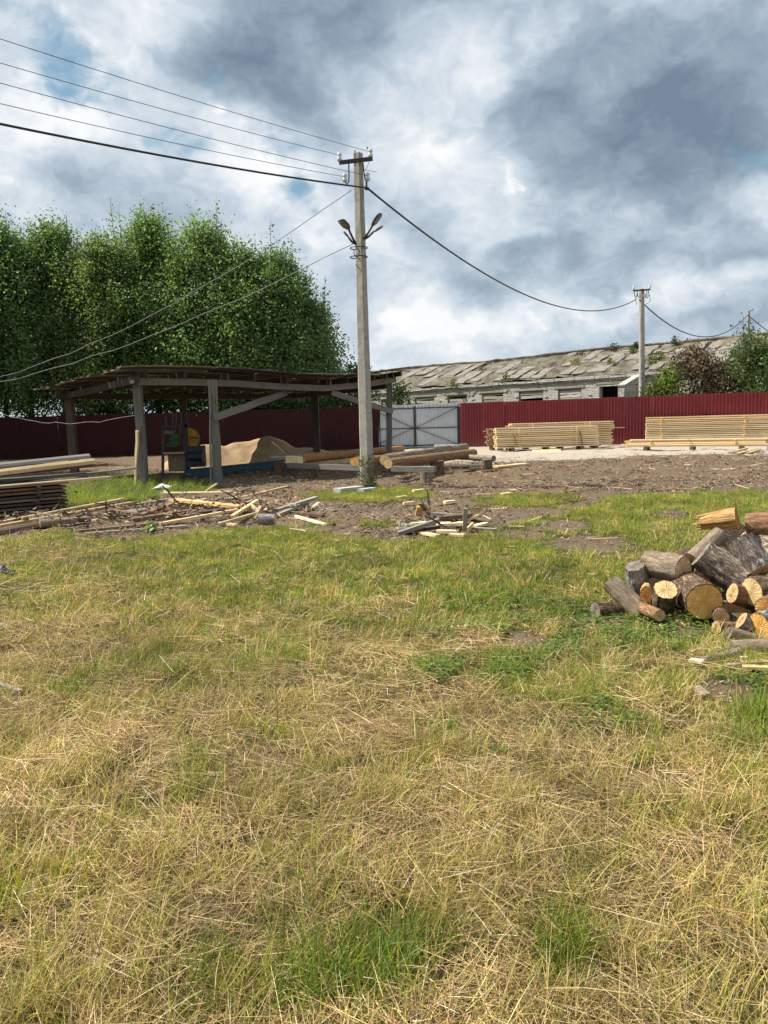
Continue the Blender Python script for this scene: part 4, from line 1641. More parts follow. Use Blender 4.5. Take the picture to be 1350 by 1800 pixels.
def sawmill():
    c = atY(322, 830, 22.6)
    e = thing('sawmill', 'small band sawmill with yellow wheel guard in the shade of the shed', 'sawmill', (c.x, c.y, 0))
    L = lambda px, py, dy=0: atY(px, py, c.y + dy) - Vector((c.x, c.y, 0))
    # yellow wheel guard: a half disc of sheet
    mb = MB()
    ct = L(332, 771)
    r = .33
    vs, fs = [], []
    n = 14
    for yy in (-.08, .08):
        vs.append(ct + Vector((0, yy, 0)))
        for k in range(n + 1):
            a = -math.pi / 2 + math.pi * k / n
            vs.append(ct + Vector((math.cos(a) * r * .95, yy, math.sin(a) * r)))
    for k in range(n):
        fs += [(0, 1 + k, 2 + k), (n + 2, n + 4 + k, n + 3 + k), (1 + k, n + 3 + k, n + 4 + k, 2 + k)]
    fs.append((0, n + 2, n + 3, 1))
    fs.append((0, n + 1, 2 * n + 3, n + 2))
    mb.add(vs, fs)
    mb.build('wheel_guard', M['yellow_paint'], e)
    MB().bar(L(333, 769, -.1), L(350, 770, -.1), .03, .035).build('guard_strap', M['motor'], e)
    MB().box(L(344, 802), (.52, .4, .62)).box(L(344, 802, -.22), (.38, .06, .45)).tube([L(330, 802, -.3), L(356, 802, -.3)], .13, 12).build('engine', M['motor'], e)
    MB().box(L(308, 773), (.24, .3, .32)).box(L(303, 782, -.05), (.3, .22, .12)).build('green_housing', M['green_paint'], e)
    MB().box(L(314, 813, .1), (.5, .45, .5)).build('fuel_box', M['tan_box'], e)
    MB().box(L(309, 796, -.05), (.62, .5, .05)).build('shelf', M['tan'], e)
    MB().bar(L(328, 835), L(327, 745), .08, .08).bar(L(286, 838), L(287, 748), .07, .07).bar(L(286, 750), L(330, 748), .08, .08).bar(L(330, 826), L(331, 792), .1, .1).build('frame', M['steel'], e)
    for x, y0, y1 in ((291, 730, 757), (303, 722, 762), (309, 722, 760), (318, 724, 764)):
        MB().tube([L(x, y0, .2), L(x + 1, (y0 + y1) / 2, .1), L(x - 1.5, y1, 0)], .012, 5).build('hose', M['wire_pale'], e)
    MB().box(L(298, 760), (.24, .2, .10)).build('guide_roller', M['lamp_grey'], e)


sawmill()
r0, r1 = atY(325, 829, 21.8), atY(498, 813, 26.0)
rl = thing('sawmill_rail', 'long dull teal steel rail on the ground behind the second shed post', 'rail', (0, 0, 0))
MB().bar((r0.x, r0.y, .16), (r1.x, r1.y, .16), .08, .14).build('upper_beam', M['blue_paint'], rl)
MB().bar((r0.x + .3, r0.y - .5, .09), (r1.x + .3, r1.y - .5, .09), .08, .12).build('lower_beam', M['blue_paint'], rl)
for k in range(6):
    p = r0.lerp(r1, k / 5)
    MB().bar((p.x + .35, p.y - .6, .05), (p.x - .1, p.y + .15, .05), .07, .06).build('tie', M['motor'], rl)


# ---------------------------------------------------------------- stacks of fresh lumber
def plank_mesh(L, w, t, mat, k=0):
    mb = MB()
    random.seed(100 + k)
    n = 4
    vs, fs = [], []
    for q in range(n + 1):
        d = random.uniform(-.006, .006)
        for y, z in ((-.5, -.5), (.5, -.5), (.5, .5), (-.5, .5)):
            vs.append((-L / 2 + L * q / n, y * w + d, z * t + d * .5))
    for q in range(n):
        for j in range(4):
            j2 = (j + 1) % 4
            fs.append((q * 4 + j, q * 4 + j2, q * 4 + 4 + j2, q * 4 + 4 + j))
    fs += [(3, 2, 1, 0), tuple(n * 4 + j for j in range(4))]
    mb.add(vs, fs)
    return mb.mesh('plank', M[mat])


def lumber_stack(label, front_l, front_r, depth, layers, w=.17, t=.045, gap=.022, base=.14, ragged=.12, mats=('pine', 'pine_pale'), stickers=(.22, .78), ragl=None, shift=0.0, name='lumber_stack', stick='pine'):
    """front_l / front_r: ground points of the front face"""
    a, b = Vector(front_l), Vector(front_r)
    a.z = b.z = 0
    L = (b - a).length
    ang = math.atan2(b.y - a.y, b.x - a.x)
    e = thing(name, label, 'lumber stack', a, ang)
    ms = [plank_mesh(L, w, t, random.choice(mats), k) for k in range(4)]
    for m in ms:
        pass
    ny = max(1, int(depth / (w + .012)))
    seedr = random.Random(int(a.x * 100))
    z = base
    for l in range(layers):
        for k in range(ny):
            edge = k == 0
            o = obj('plank', ms[seedr.randrange(4)], e)
            dx = seedr.uniform(-ragged, ragged) + shift * l
            o.location = (L / 2 + dx, w / 2 + k * (w + .012) + (seedr.uniform(-.035, .02) if edge else 0), z + t / 2 + seedr.uniform(-.004, .004))
            o.rotation_euler = (seedr.uniform(-.03, .03), seedr.uniform(-.0012, .0012), seedr.uniform(-.004, .004))
        z += t + gap
    for s in stickers:
        sm = MB().box((0, 0, 0), (.05, depth + .06, gap - .002)).mesh('sticker', M[stick])
        zz = base + t
        for l in range(layers - 1):
            o = obj('sticker', sm, e, (L * s + seedr.uniform(-.04, .04) + shift * l, depth / 2 - .05 - seedr.uniform(0, .06), zz + gap / 2))
            zz += t + gap
    for s in (.16, .5, .84):
        MB().box((L * s, depth / 2 - .02, base / 2), (.14, depth + .1, base - .004)).build('bearer', M['brown'], e)
    random.seed(int(a.x * 10) + 5)
    return e, a, ang, L, z


S1l, S1r = at(873, 794), at(1052, 789)
dS = (S1r - S1l).normalized()
nS = Vector((-dS.y, dS.x, 0))
e, a, ang, L, ztop = lumber_stack('front pale yellow lumber stack by the fence, shorter and nearest to the gate', S1l, S1r, .9, 11, ragged=.05, w=.17, t=.055, gap=.026, base=.14)
# leaning loose stickers on its front face
for px, py0, py1, lab in ((903, 763, 783, 'thin dark stick leaning on the front lumber stack at its left third'), (1019, 757, 782, 'thin dark stick leaning on the front lumber stack near its right end')):
    p, q_ = atY(px, py0, a.y - .06), atY(px + 5, py1, a.y - .12)
    board('stick', lab, 'stick', p, q_, .05, .03, 'brown')
b0, b1 = S1l + nS * 1.15 + dS * .8, S1r + nS * 1.15 + dS * .95
lumber_stack('rear pale lumber stack standing taller behind the front one', b0, b1, .9, 13, ragged=.14, w=.17, t=.055, gap=.026, base=.14)
c0 = S1l + nS * 1.2 - dS * .15
lumber_stack('brownish old plank stack poking out left behind the front lumber stack', c0, c0 + dS * 1.1, .8, 10, ragged=.16, w=.17, t=.05, gap=.034, base=.16, mats=('brown', 'tan'), name='plank_stack')
S2l, S2r = at(1134, 786), at(1352, 783)
d2 = (S2r - S2l).normalized()
n2v = Vector((-d2.y, d2.x, 0))
S2l_, S2r_ = S2l + n2v * .55, S2r + n2v * .55
lumber_stack('long tall stack of fresh yellow boards with two sticker columns at the right', S2l_, S2r_ + d2 * .1, 1.0, 15, ragged=.03, w=.16, t=.055, gap=.024, base=.12, stickers=(.13, .80))
S3l, S3r = at(1098, 792), at(1345, 791)
lumber_stack('low front row of longer yellow boards before the tall right stack', S3l, S3r, .5, 5, ragged=.22, w=.16, t=.05, gap=.012, base=.14, stickers=(.2, .8), mats=('pine', 'pine_pale'))
lumber_stack('small dark board stack at the right edge beside the tall yellow stack', at(1349, 796), at(1420, 797), .8, 6, ragged=.08, w=.15, t=.05, gap=.03, base=.1, mats=('brown', 'old'), name='plank_stack')
for (x0, y0, x1, y1, lab) in ((1282, 796, 1312, 788, 'short loose board on the ground by the right lumber stack, leftmost of three'), (1298, 797, 1330, 789, 'short loose board between two others by the right lumber stack'), (1316, 796, 1335, 790, 'shortest loose board by the right lumber stack, nearest the edge')):
    board('offcut_board', lab, 'board', at(x0, y0, .05), at(x1, y1, .07), .13, .04, 'tan', 'loose boards by the right stack')
board('long_board', 'long pale board lying flat on the ground right of the log deck', 'board', at(770, 820, .06), at(868, 816.5, .06), .26, .05, 'pine_pale')
board('long_board', 'second long pale board on the ground, reaching furthest from the log stump', 'board', at(868, 821, .05), at(923, 815.5, .05), .3, .05, 'pine_pale')
board('offcut_board', 'pale board leaning against the foot of the front lumber stack', 'board', at(935, 794, .02), at(986, 793, .02) , .2, .05, 'pine_pale', roll=.6)
board('thin_board', 'single thin board sticking out of the rear lumber stack to the right', 'board', b1 + dS * -.6 + Vector((0, -.02, .86)) + nS * .3, b1 + dS * .62 + Vector((0, 0, .86)) + nS * .3, .12, .028, 'pine_pale')


# ---------------------------------------------------------------- logs
def log_mesh(L, r, seed, ridg=.0, seg=30, rings=16, bump=.06, cut=True, taper=1.0, oval=1.0, bend=0.0, wobble=.0):
    """bark-covered log along local X from 0 to L; returns body mesh arrays; end discs separate"""
    a = np.linspace(0, 2 * np.pi, seg, endpoint=False)
    xs = np.linspace(0, L, rings)
    A, X = np.meshgrid(a, xs)
    cy, cz = np.cos(A), np.sin(A)
    base = fbm(np.stack([X * 2 / max(r * 8, .4) + seed, cy * .9, cz * .9], -1), 3, seed)
    rad = r * (1 + (base - .5) * 2 * bump) * (1 + (taper - 1) * X / L)
    cav = np.ones_like(rad)
    if ridg > 0:
        n1 = fbm(np.stack([X * 9 + seed, cy * 4.2, cz * 4.2], -1), 3, seed + 5)
        rd = 1 - np.abs(n1 - .5) * 4
        rad = rad - r * ridg * np.clip(rd, 0, 1)
        cav = 1 - np.clip(rd, 0, 1)
    yy = rad * cy * oval
    zz = rad * cz + bend * np.sin(np.pi * X / L)
    V = np.stack([X, yy, zz], -1).reshape(-1, 3)
    F = []
    for k in range(rings - 1):
        for q_ in range(seg):
            q2 = (q_ + 1) % seg
            F.append((k * seg + q_, k * seg + q2, (k + 1) * seg + q2, (k + 1) * seg + q_))
    return V, F, cav.ravel(), yy, zz


def disc(name, ys, zs, x, mat, parent, flip, seed, dish=.004):
    seg = len(ys)
    V, F, rad = [], [], []
    rngs = (0.0, .35, .7, .93, .985)
    for i, k in enumerate(rngs):
        if i == 0:
            V.append((x, float(np.mean(ys)), float(np.mean(zs))))
            rad.append(0)
            continue
        for q_ in range(seg):
            n = (math.sin(q_ * 2.1 + seed + i * 1.7) * .5) * dish
            V.append((x + n, float(np.mean(ys)) + (float(ys[q_]) - float(np.mean(ys))) * k, float(np.mean(zs)) + (float(zs[q_]) - float(np.mean(zs))) * k))
            rad.append(k)
    for q_ in range(seg):
        q2 = (q_ + 1) % seg
        f = (0, 1 + q2, 1 + q_)
        F.append(f if not flip else f[::-1])
        for i in range(1, len(rngs) - 1):
            b0, b1 = 1 + (i - 1) * seg, 1 + i * seg
            f = (b0 + q_, b0 + q2, b1 + q2, b1 + q_)
            F.append(f if not flip else f[::-1])
    me = bpy.data.meshes.new(name)
    me.from_pydata(V, [], F)
    me.materials.append(M[mat])
    at_ = me.attributes.new('rad', 'FLOAT', 'POINT')
    at_.data.foreach_set('value', rad)
    return obj(name, me, parent)


def log(name, label, cat, p, axis, L, r, barkm, endm, group=None, ridg=.0, seg=30, rings=16, bump=.05, taper=1.0, oval=1.0, bend=0.0, end2=None):
    """p: centre of the near cut face; axis points into the log"""
    seed = abs(hash((round(p[0], 2), round(p[1], 2), round(p[2], 2)))) % 997
    V, F, cav, yy, zz = log_mesh(L, r, seed, ridg, seg, rings, bump, True, taper, oval, bend)
    me = npmesh('bark', V, F, M[barkm], smooth=True)
    at_ = me.attributes.new('cav', 'FLOAT', 'POINT')
    at_.data.foreach_set('value', cav.astype(np.float32))
    e = bpy.data.objects.new(name, None)
    COL.objects.link(e)
    m = frame_mat(axis).to_4x4()
    m.translation = Vector(p)
    e.matrix_world = m
    tag(e, label, cat, group)
    obj('bark', me, e)
    disc('cut_face', yy[0], zz[0], 0.0, endm, e, False, seed)
    disc('cut_face', yy[-1], zz[-1], L, end2 or endm, e, True, seed + 3)
    return e


def log_deck():
    g = 'long logs on the log deck'
    def pair(p, q_):
        p, q_ = Vector(p), Vector(q_)
        return p, q_ - p
    for lab, a, b, r, bk, en, rg, tp in (
            ('long reddish peeled pine log, leftmost on the log deck behind the pole', atY(531, 806, 21.6), atY(706, 789.5, 26.6), .135, 'bark_orange', 'end_pale', .02, .95),
            ('reddish log with round golden cut end just left of the concrete pole', atY(623.5, 813, 19.0), atY(752, 799, 23.6), .135, 'bark_red', 'end_gold', .03, .95),
            ('dark rough barked log, second from right on the log deck', atY(676, 808, 18.9), atY(818, 786, 25.0), .15, 'bark_grey', 'end_pale', .10, .9),
            ('smooth reddish log at the right of the log deck with pale cut end', atY(682, 815, 18.0), atY(832, 796.5, 22.4), .125, 'bark_red', 'end_pale', .03, 1.05)):
        log('long_log', lab, 'log', a, b - a, (b - a).length, r, bk, en, g, rg, 22, 34, .05, tp)
    # bearers
    log('bearer_pole', 'pale round cross pole under the far end of the log deck', 'pole', atY(868, 806, 20.9), atY(700, 798, 24.6) - atY(868, 806, 20.9), 5.2, .085, 'bark_smooth', 'end_grey', None, 0, 14, 12)
    log('bearer_pole', 'white debarked log end lying behind the dark rough log', 'pole', atY(818, 786, 25.6), (-.8, .6, 0), 1.2, .1, 'bark_white', 'end_tan', None, 0, 14, 8)
    f0, f1 = atY(508, 818, 20.4), atY(642, 823, 18.6)
    board('bearer_beam', 'long grey square beam carrying the log ends left of the pole', 'beam', f0, f1, .15, .13, 'old')
    board('bearer_beam', 'short grey square beam carrying the log ends right of the pole', 'beam', atY(690, 824, 17.7), atY(765, 825, 17.2), .16, .12, 'old')
    board('timber_block', 'pale square timber block at the left end of the log deck', 'block', atY(507, 808, 20.8), atY(528, 810, 20.5), .2, .2, 'pine')
    board('bench_board', 'dark wide board jutting left from the log deck in the shade', 'board', atY(474, 804, 21.2), atY(530, 801, 21.6), .35, .05, 'old_light')

    def stump(lab, px, py, r, h, bk):
        b = at(px, py)
        return log('stump', lab, 'stump', (b.x, b.y + r, h), (0.02, 0.01, -1), h + .03, r, bk, 'end_grey', 'stumps under the log deck', .05, 18, 8, .08, 1.12)
    stump('wooden stump under the grey beam left of the pole', 548, 842, .12, .36, 'bark_brown')
    stump('grey stump under the short beam right of the pole', 750, 848, .14, .37, 'bark_smooth')
    stump('brown stump under the far cross pole, rightmost of the deck', 857, 829, .155, .32, 'bark_brown')
    stump('black shaded stump block between the deck stumps', 768, 836, .2, .38, 'bark_brown')
    stump('dark stump in shadow at the left end of the deck', 490, 836, .14, .36, 'bark_brown')
    stump('squat dark stump behind the leftmost deck log', 512, 828, .13, .36, 'bark_brown')


log_deck()


# the firewood heap, front at about five metres
FW = 'firewood logs in the heap'


def fw(label, px, py, Y, rpx, axis, L, bk, en, ridg=.05, bump=.06, oval=1.0, taper=1.0, end2=None):
    if Y is None:
        g = at(px, py + rpx * .86)
        r = rpx * (g - EYEP).dot(_f) / F0
        p = atY(px, py, g.y + r * .4)
    else:
        p = atY(px, py, Y)
    r = rpx * (p - EYEP).dot(_f) / F0
    return log('firewood_log', label, 'log', p, axis, L * .9, r, bk, en, FW, ridg, 44, 26, bump * 1.8, taper, oval, 0, end2)


fw('big round golden cut log low in the middle of the woodpile', 1239, 1058, 5.06, 34, (.06, 1, .02), .42, 'bark_brown', 'end_gold', .05, .03)
fw('log with round tan cut face above the big golden one, bark to its left', 1201, 1002, 5.42, 24.5, (-.55, .83, .05), .34, 'bark_smooth', 'end_tan', .06, .07)
fw('thick log showing only deeply furrowed grey bark in the heap centre', 1300, 1022, 5.42, 30, (-.78, .32, .62), .36, 'bark_grey', 'end_grey', .13, .06)
fw('short smooth grey brown log leaning below the split top log', 1218, 983, 5.62, 15, (.55, .12, .43), .33, 'bark_smooth', 'end_tan', .02, .06)
fw('upright chunk with flat pale crackled top facing up', 1170, 1036, 5.16, 21.5, (.12, .62, -.78), .3, 'bark_brown', 'end_pale', .08, .08)
fw('small split piece with orange cut face left of the crackled chunk', 1135, 1045, 5.28, 15, (.35, .93, -.1), .28, 'split', 'end_orange', .06, .1, .68)
fw('bleached grey jagged chunk at the upper left end of the heap', 1116, 995, 5.6, 20, (.28, .25, -.93), .26, 'bark_white', 'end_grey', .16, .12, .9, 1.2)
fw('grey brown log leaning at the left foot of the woodpile', 1074, 1024, 5.5, 18, (.42, -.5, -.46), .36, 'bark_smooth', 'end_grey', .05, .06)
fw('half buried grey log lying at the lowest left corner', 1046, 1074, None, 15, (.9, .35, -.06), .32, 'bark_brown', 'end_grey', .06, .1)
fw('small low log with reddish cut face sunk in the grass', 1129, 1078, None, 12, (-.5, .86, -.1), .25, 'bark_red', 'end_orange', .03, .08)
fw('log with bright narrow oval cut face turned left, near the right edge', 1321, 1040, 5.15, 26.5, (.955, .28, .02), .4, 'bark_brown', 'end_pale', .07, .05)
fw('red barked log with slanting oval cut face between the big golden and bright ones', 1287, 1043, 5.16, 19, (.80, .44, -.34), .3, 'bark_red', 'end_pale', .04, .06, .62)
fw('lower right log with tilted golden cut face and grey bark', 1333, 1103, 4.66, 27, (.90, .36, .12), .36, 'bark_lichen', 'end_gold', .06, .05)
fw('log with pale lichen mottled bark on the right of the heap', 1338, 1006, 5.35, 27, (-.22, .55, .62), .3, 'bark_lichen', 'end_tan', .08, .07, end2='end_grey')
fw('reddish barked log at the top right edge with grey end', 1358, 922, 5.8, 24, (-.85, .5, -.15), .2, 'bark_red', 'end_grey', .04, .06)
fw('low pale stump piece under the big golden log', 1203, 1088, None, 15, (.1, .5, -.85), .14, 'bark_smooth', 'end_tan', .03, .1)
fw('low reddish piece at the foot between golden log and branches', 1258, 1104, None, 14, (.9, .3, -.2), .2, 'bark_red', 'end_tan', .04, .1, .7)
fw('grey smooth branch log lying lowest at the right, upper of two', 1281, 1112, 4.62, 11, (.93, .05, -.30), .5, 'bark_smooth', 'end_grey', .01, .05)
fw('thick grey branch log on the ground at the right frame edge', 1284, 1140, None, 16, (.985, -.02, .0), .5, 'bark_smooth', 'end_grey', .03, .06)
fw('thin grey stick lying in front of the woodpile', 1229, 1164, None, 7.5, (.955, .2, .14), .30, 'bark_smooth', 'end_tan', .02, .08)
fw('bleached split wedge poking out above the right branch logs', 1303, 1090, 4.72, 17, (.66, .1, -.45), .22, 'bark_white', 'end_tan', .12, .1, .6)
fw('pale faced small log wedged low between the golden log and the branch logs', 1268, 1085, 4.98, 14, (.25, .95, .05), .3, 'bark_brown', 'end_tan', .05, .06)
fw('small round with tan face showing beside the reddish low piece', 1160, 1082, 5.0, 11, (-.2, .97, .0), .25, 'bark_red', 'end_tan', .03, .06)
fw('brown log above the bright narrow oval face', 1345, 1068, 4.98, 18, (.6, .78, .05), .3, 'bark_red', 'end_gold', .05, .06)
fw('brown log filling the dark gap between the tan faced log and the furrowed one', 1246, 1012, 5.72, 25, (.25, .96, .0), .34, 'bark_red', 'end_tan', .06, .06)
fw('brown log set back above the tan faced log, under the smooth leaning one', 1232, 1000, 5.95, 24, (-.5, .85, .0), .34, 'bark_brown', 'end_tan', .06, .06)
fw('reddish log in the gap just under the orange split log', 1276, 944, 6.0, 22, (.45, .89, .0), .3, 'bark_red', 'end_tan', .06, .06)
fw('brown log end between the crackled chunk and the orange piece', 1152, 1030, 5.6, 18, (.2, .97, .0), .3, 'bark_brown', 'end_tan', .06, .06)
fw('dark log deep in the gap behind the furrowed bark log', 1262, 985, 5.75, 27, (.3, .95, .05), .34, 'bark_brown', 'end_tan', .06, .06)
fw('dark shaded log in the gap right of the big golden face', 1288, 1078, 5.35, 24, (.2, .97, 0), .34, 'bark_brown', 'end_tan', .06, .06)
fw('shaded log under the split top log', 1290, 944, 5.95, 26, (.35, .92, -.05), .36, 'bark_brown', 'end_grey', .06, .06)
fw('brown log filling the gap behind the tan faced log', 1168, 1018, 5.72, 20, (.55, .83, .02), .34, 'bark_brown', 'end_tan', .06, .06)
fw('dark log behind the upright crackled chunk', 1205, 1050, 5.5, 24, (.1, .98, .05), .34, 'bark_brown', 'end_tan', .06, .06)
fw('grey end of a log between lichen log and bright oval face', 1320, 985, 5.8, 24, (.4, .9, 0), .34, 'bark_grey', 'end_grey', .08, .06)
fw('log on the right cut off by the photo edge, behind the lichen log', 1372, 975, 5.6, 27, (-.3, .9, .1), .36, 'bark_grey', 'end_tan', .08, .06)
fw('log beyond the right edge, low at the foot of the heap', 1405, 1085, 4.85, 27, (.5, .85, 0), .38, 'bark_brown', 'end_gold', .06, .05)
fw('log beyond the right edge, middle height of the heap', 1415, 1015, 5.3, 27, (.2, .97, 0), .38, 'bark_red', 'end_tan', .05, .05)
fw('log beyond the right edge, on top of the heap', 1425, 955, 5.6, 25, (.1, .97, 0), .38, 'bark_brown', 'end_tan', .05, .05)
fw('log at the back of the heap behind the furrowed one', 1330, 940, 6.15, 26, (.9, .4, 0), .38, 'bark_brown', 'end_grey', .06, .05)
fw('rear brown log peeping out above the tan faced log', 1188, 985, 5.85, 15, (.8, .5, .1), .3, 'bark_brown', 'end_tan', .05, .1)


def split_log():
    """the torn log on top: half its round is split away into fibres"""
    p = atY(1296, 911, 5.75)
    ax = Vector((-.80, .52, -.18)).normalized()
    e = bpy.data.objects.new('firewood_log', None)
    COL.objects.link(e)
    m = frame_mat(ax).to_4x4()
    m.translation = p
    e.matrix_world = m
    tag(e, 'torn split log with orange fibres on the very top of the woodpile', 'log', FW)
    seg, rings, r, L = 44, 22, .088, .27
    a = np.linspace(0, 2 * np.pi, seg, endpoint=False)
    xs = np.linspace(0, L, rings)
    A, X = np.meshgrid(a, xs)
    rough = fbm(np.stack([X * 2.0, np.cos(A) * 7, np.sin(A) * 7], -1), 3, 12)
    rad = r * (1 + (rough - .5) * .9 * np.clip(X / .05, 0, 1))
    rad = rad * (1 - .38 * X / L)
    V = np.stack([X + (vnoise(np.stack([np.cos(A) * 8, np.sin(A) * 8, A * 0], -1), 5) - .5) * .16 * (X / L) ** 2, rad * np.cos(A), rad * np.sin(A)], -1).reshape(-1, 3)
    F = []
    for k in range(rings - 1):
        for q_ in range(seg):
            q2 = (q_ + 1) % seg
            F.append((k * seg + q_, k * seg + q2, (k + 1) * seg + q2, (k + 1) * seg + q_))
    me = npmesh('torn_wood', V, F, M['split'])
    obj('torn_wood', me, e)
    disc('cut_face', rad[0] * np.cos(a), rad[0] * np.sin(a), 0, 'end_orange', e, False, 3)
    disc('cut_face', rad[-1] * np.cos(a), rad[-1] * np.sin(a), L * .97, 'split', e, True, 5)
    for k in range(9):
        an = random.uniform(0, 6.28)
        rr = r * random.uniform(.8, 1.0)
        y, z = rr * math.cos(an), rr * math.sin(an)
        MB().bar((.02, y, z), (L * random.uniform(.8, 1.12), y * .75 + random.uniform(-.01, .01), z * .72), .02, .012, up=(0, y, z), taper=.4).build('fibre', M['split'], e)


split_log()
for k, (x0, y0, x1, y1, w, mt, lab) in enumerate([
        (1304, 1165, 1352, 1163, .05, 'tan', 'brown split stick on the ground at the right edge below the branch logs'),
        (1305, 1172, 1352, 1174, .045, 'pine', 'golden split stick, lowest at the right edge'),
        (1213, 1160, 1236, 1163, .05, 'pine_pale', 'pale chip block at the left end of the thin stick'),
        (1222, 1207, 1240, 1222, .05, 'old_light', 'grey chip lying on the hay below the woodpile'),
        (1275, 1170, 1300, 1168, .03, 'old_light', 'grey splinter lying below the thick branch log'),
        (1302, 1152, 1309, 1158, .04, 'pine_pale', 'white chip lying against the thick branch log')]):
    board('wood_chip', lab, 'wood chip', at(x0, y0, .03), at(x1, y1, .035), w, .016, mt)


# ---------------------------------------------------------------- old plank stack with slabs, left
def left_stack():
    a, b = at(-60, 918), at(122, 899)
    a, b = Vector((a.x, a.y, 0)), Vector((b.x, b.y, 0))
    e, a, ang, L, z = lumber_stack('dark weathered plank stack at the left edge under pale bark slabs', a - (b - a) * .6, b, 1.1, 8, w=.2, t=.038, gap=.026, base=.05, ragged=.05, mats=('brown', 'brown', 'dark'), stickers=(.3, .8), name='plank_stack', stick='dark')
    g = 'bark slabs on the dark plank stack'
    for x0, y0, x1, y1, Y0, Y1_, w, t, mt, lab in (
            (-80, 862, 190, 839, 12.4, 14.3, .30, .045, 'tan', 'lowest wide board on the dark plank stack, front edge lit'),
            (-60, 856, 236, 823, 12.9, 15.6, .16, .03, 'old', 'long thin board reaching furthest right from the dark stack'),
            (-60, 848, 150, 833, 13.0, 14.4, .24, .06, 'old', 'shaded grey slab between the bark slabs on the dark stack'),
            (-70, 842, 186, 816, 12.8, 14.6, .2, .045, 'brown', 'brown board end under the thick pale slab'),
            (-70, 838, 163, 810, 12.7, 14.4, .30, .10, 'tan', 'thick pale slab with bark edge, second from top of the stack'),
            (-60, 823, 155, 801, 13.2, 14.8, .22, .08, 'old', 'topmost grey slab on the dark plank stack')):
        board('bark_slab', lab, 'slab', atY(x0, y0, Y0), atY(x1, y1, Y1_), w, t, mt, g, waney=t > .05)


left_stack()


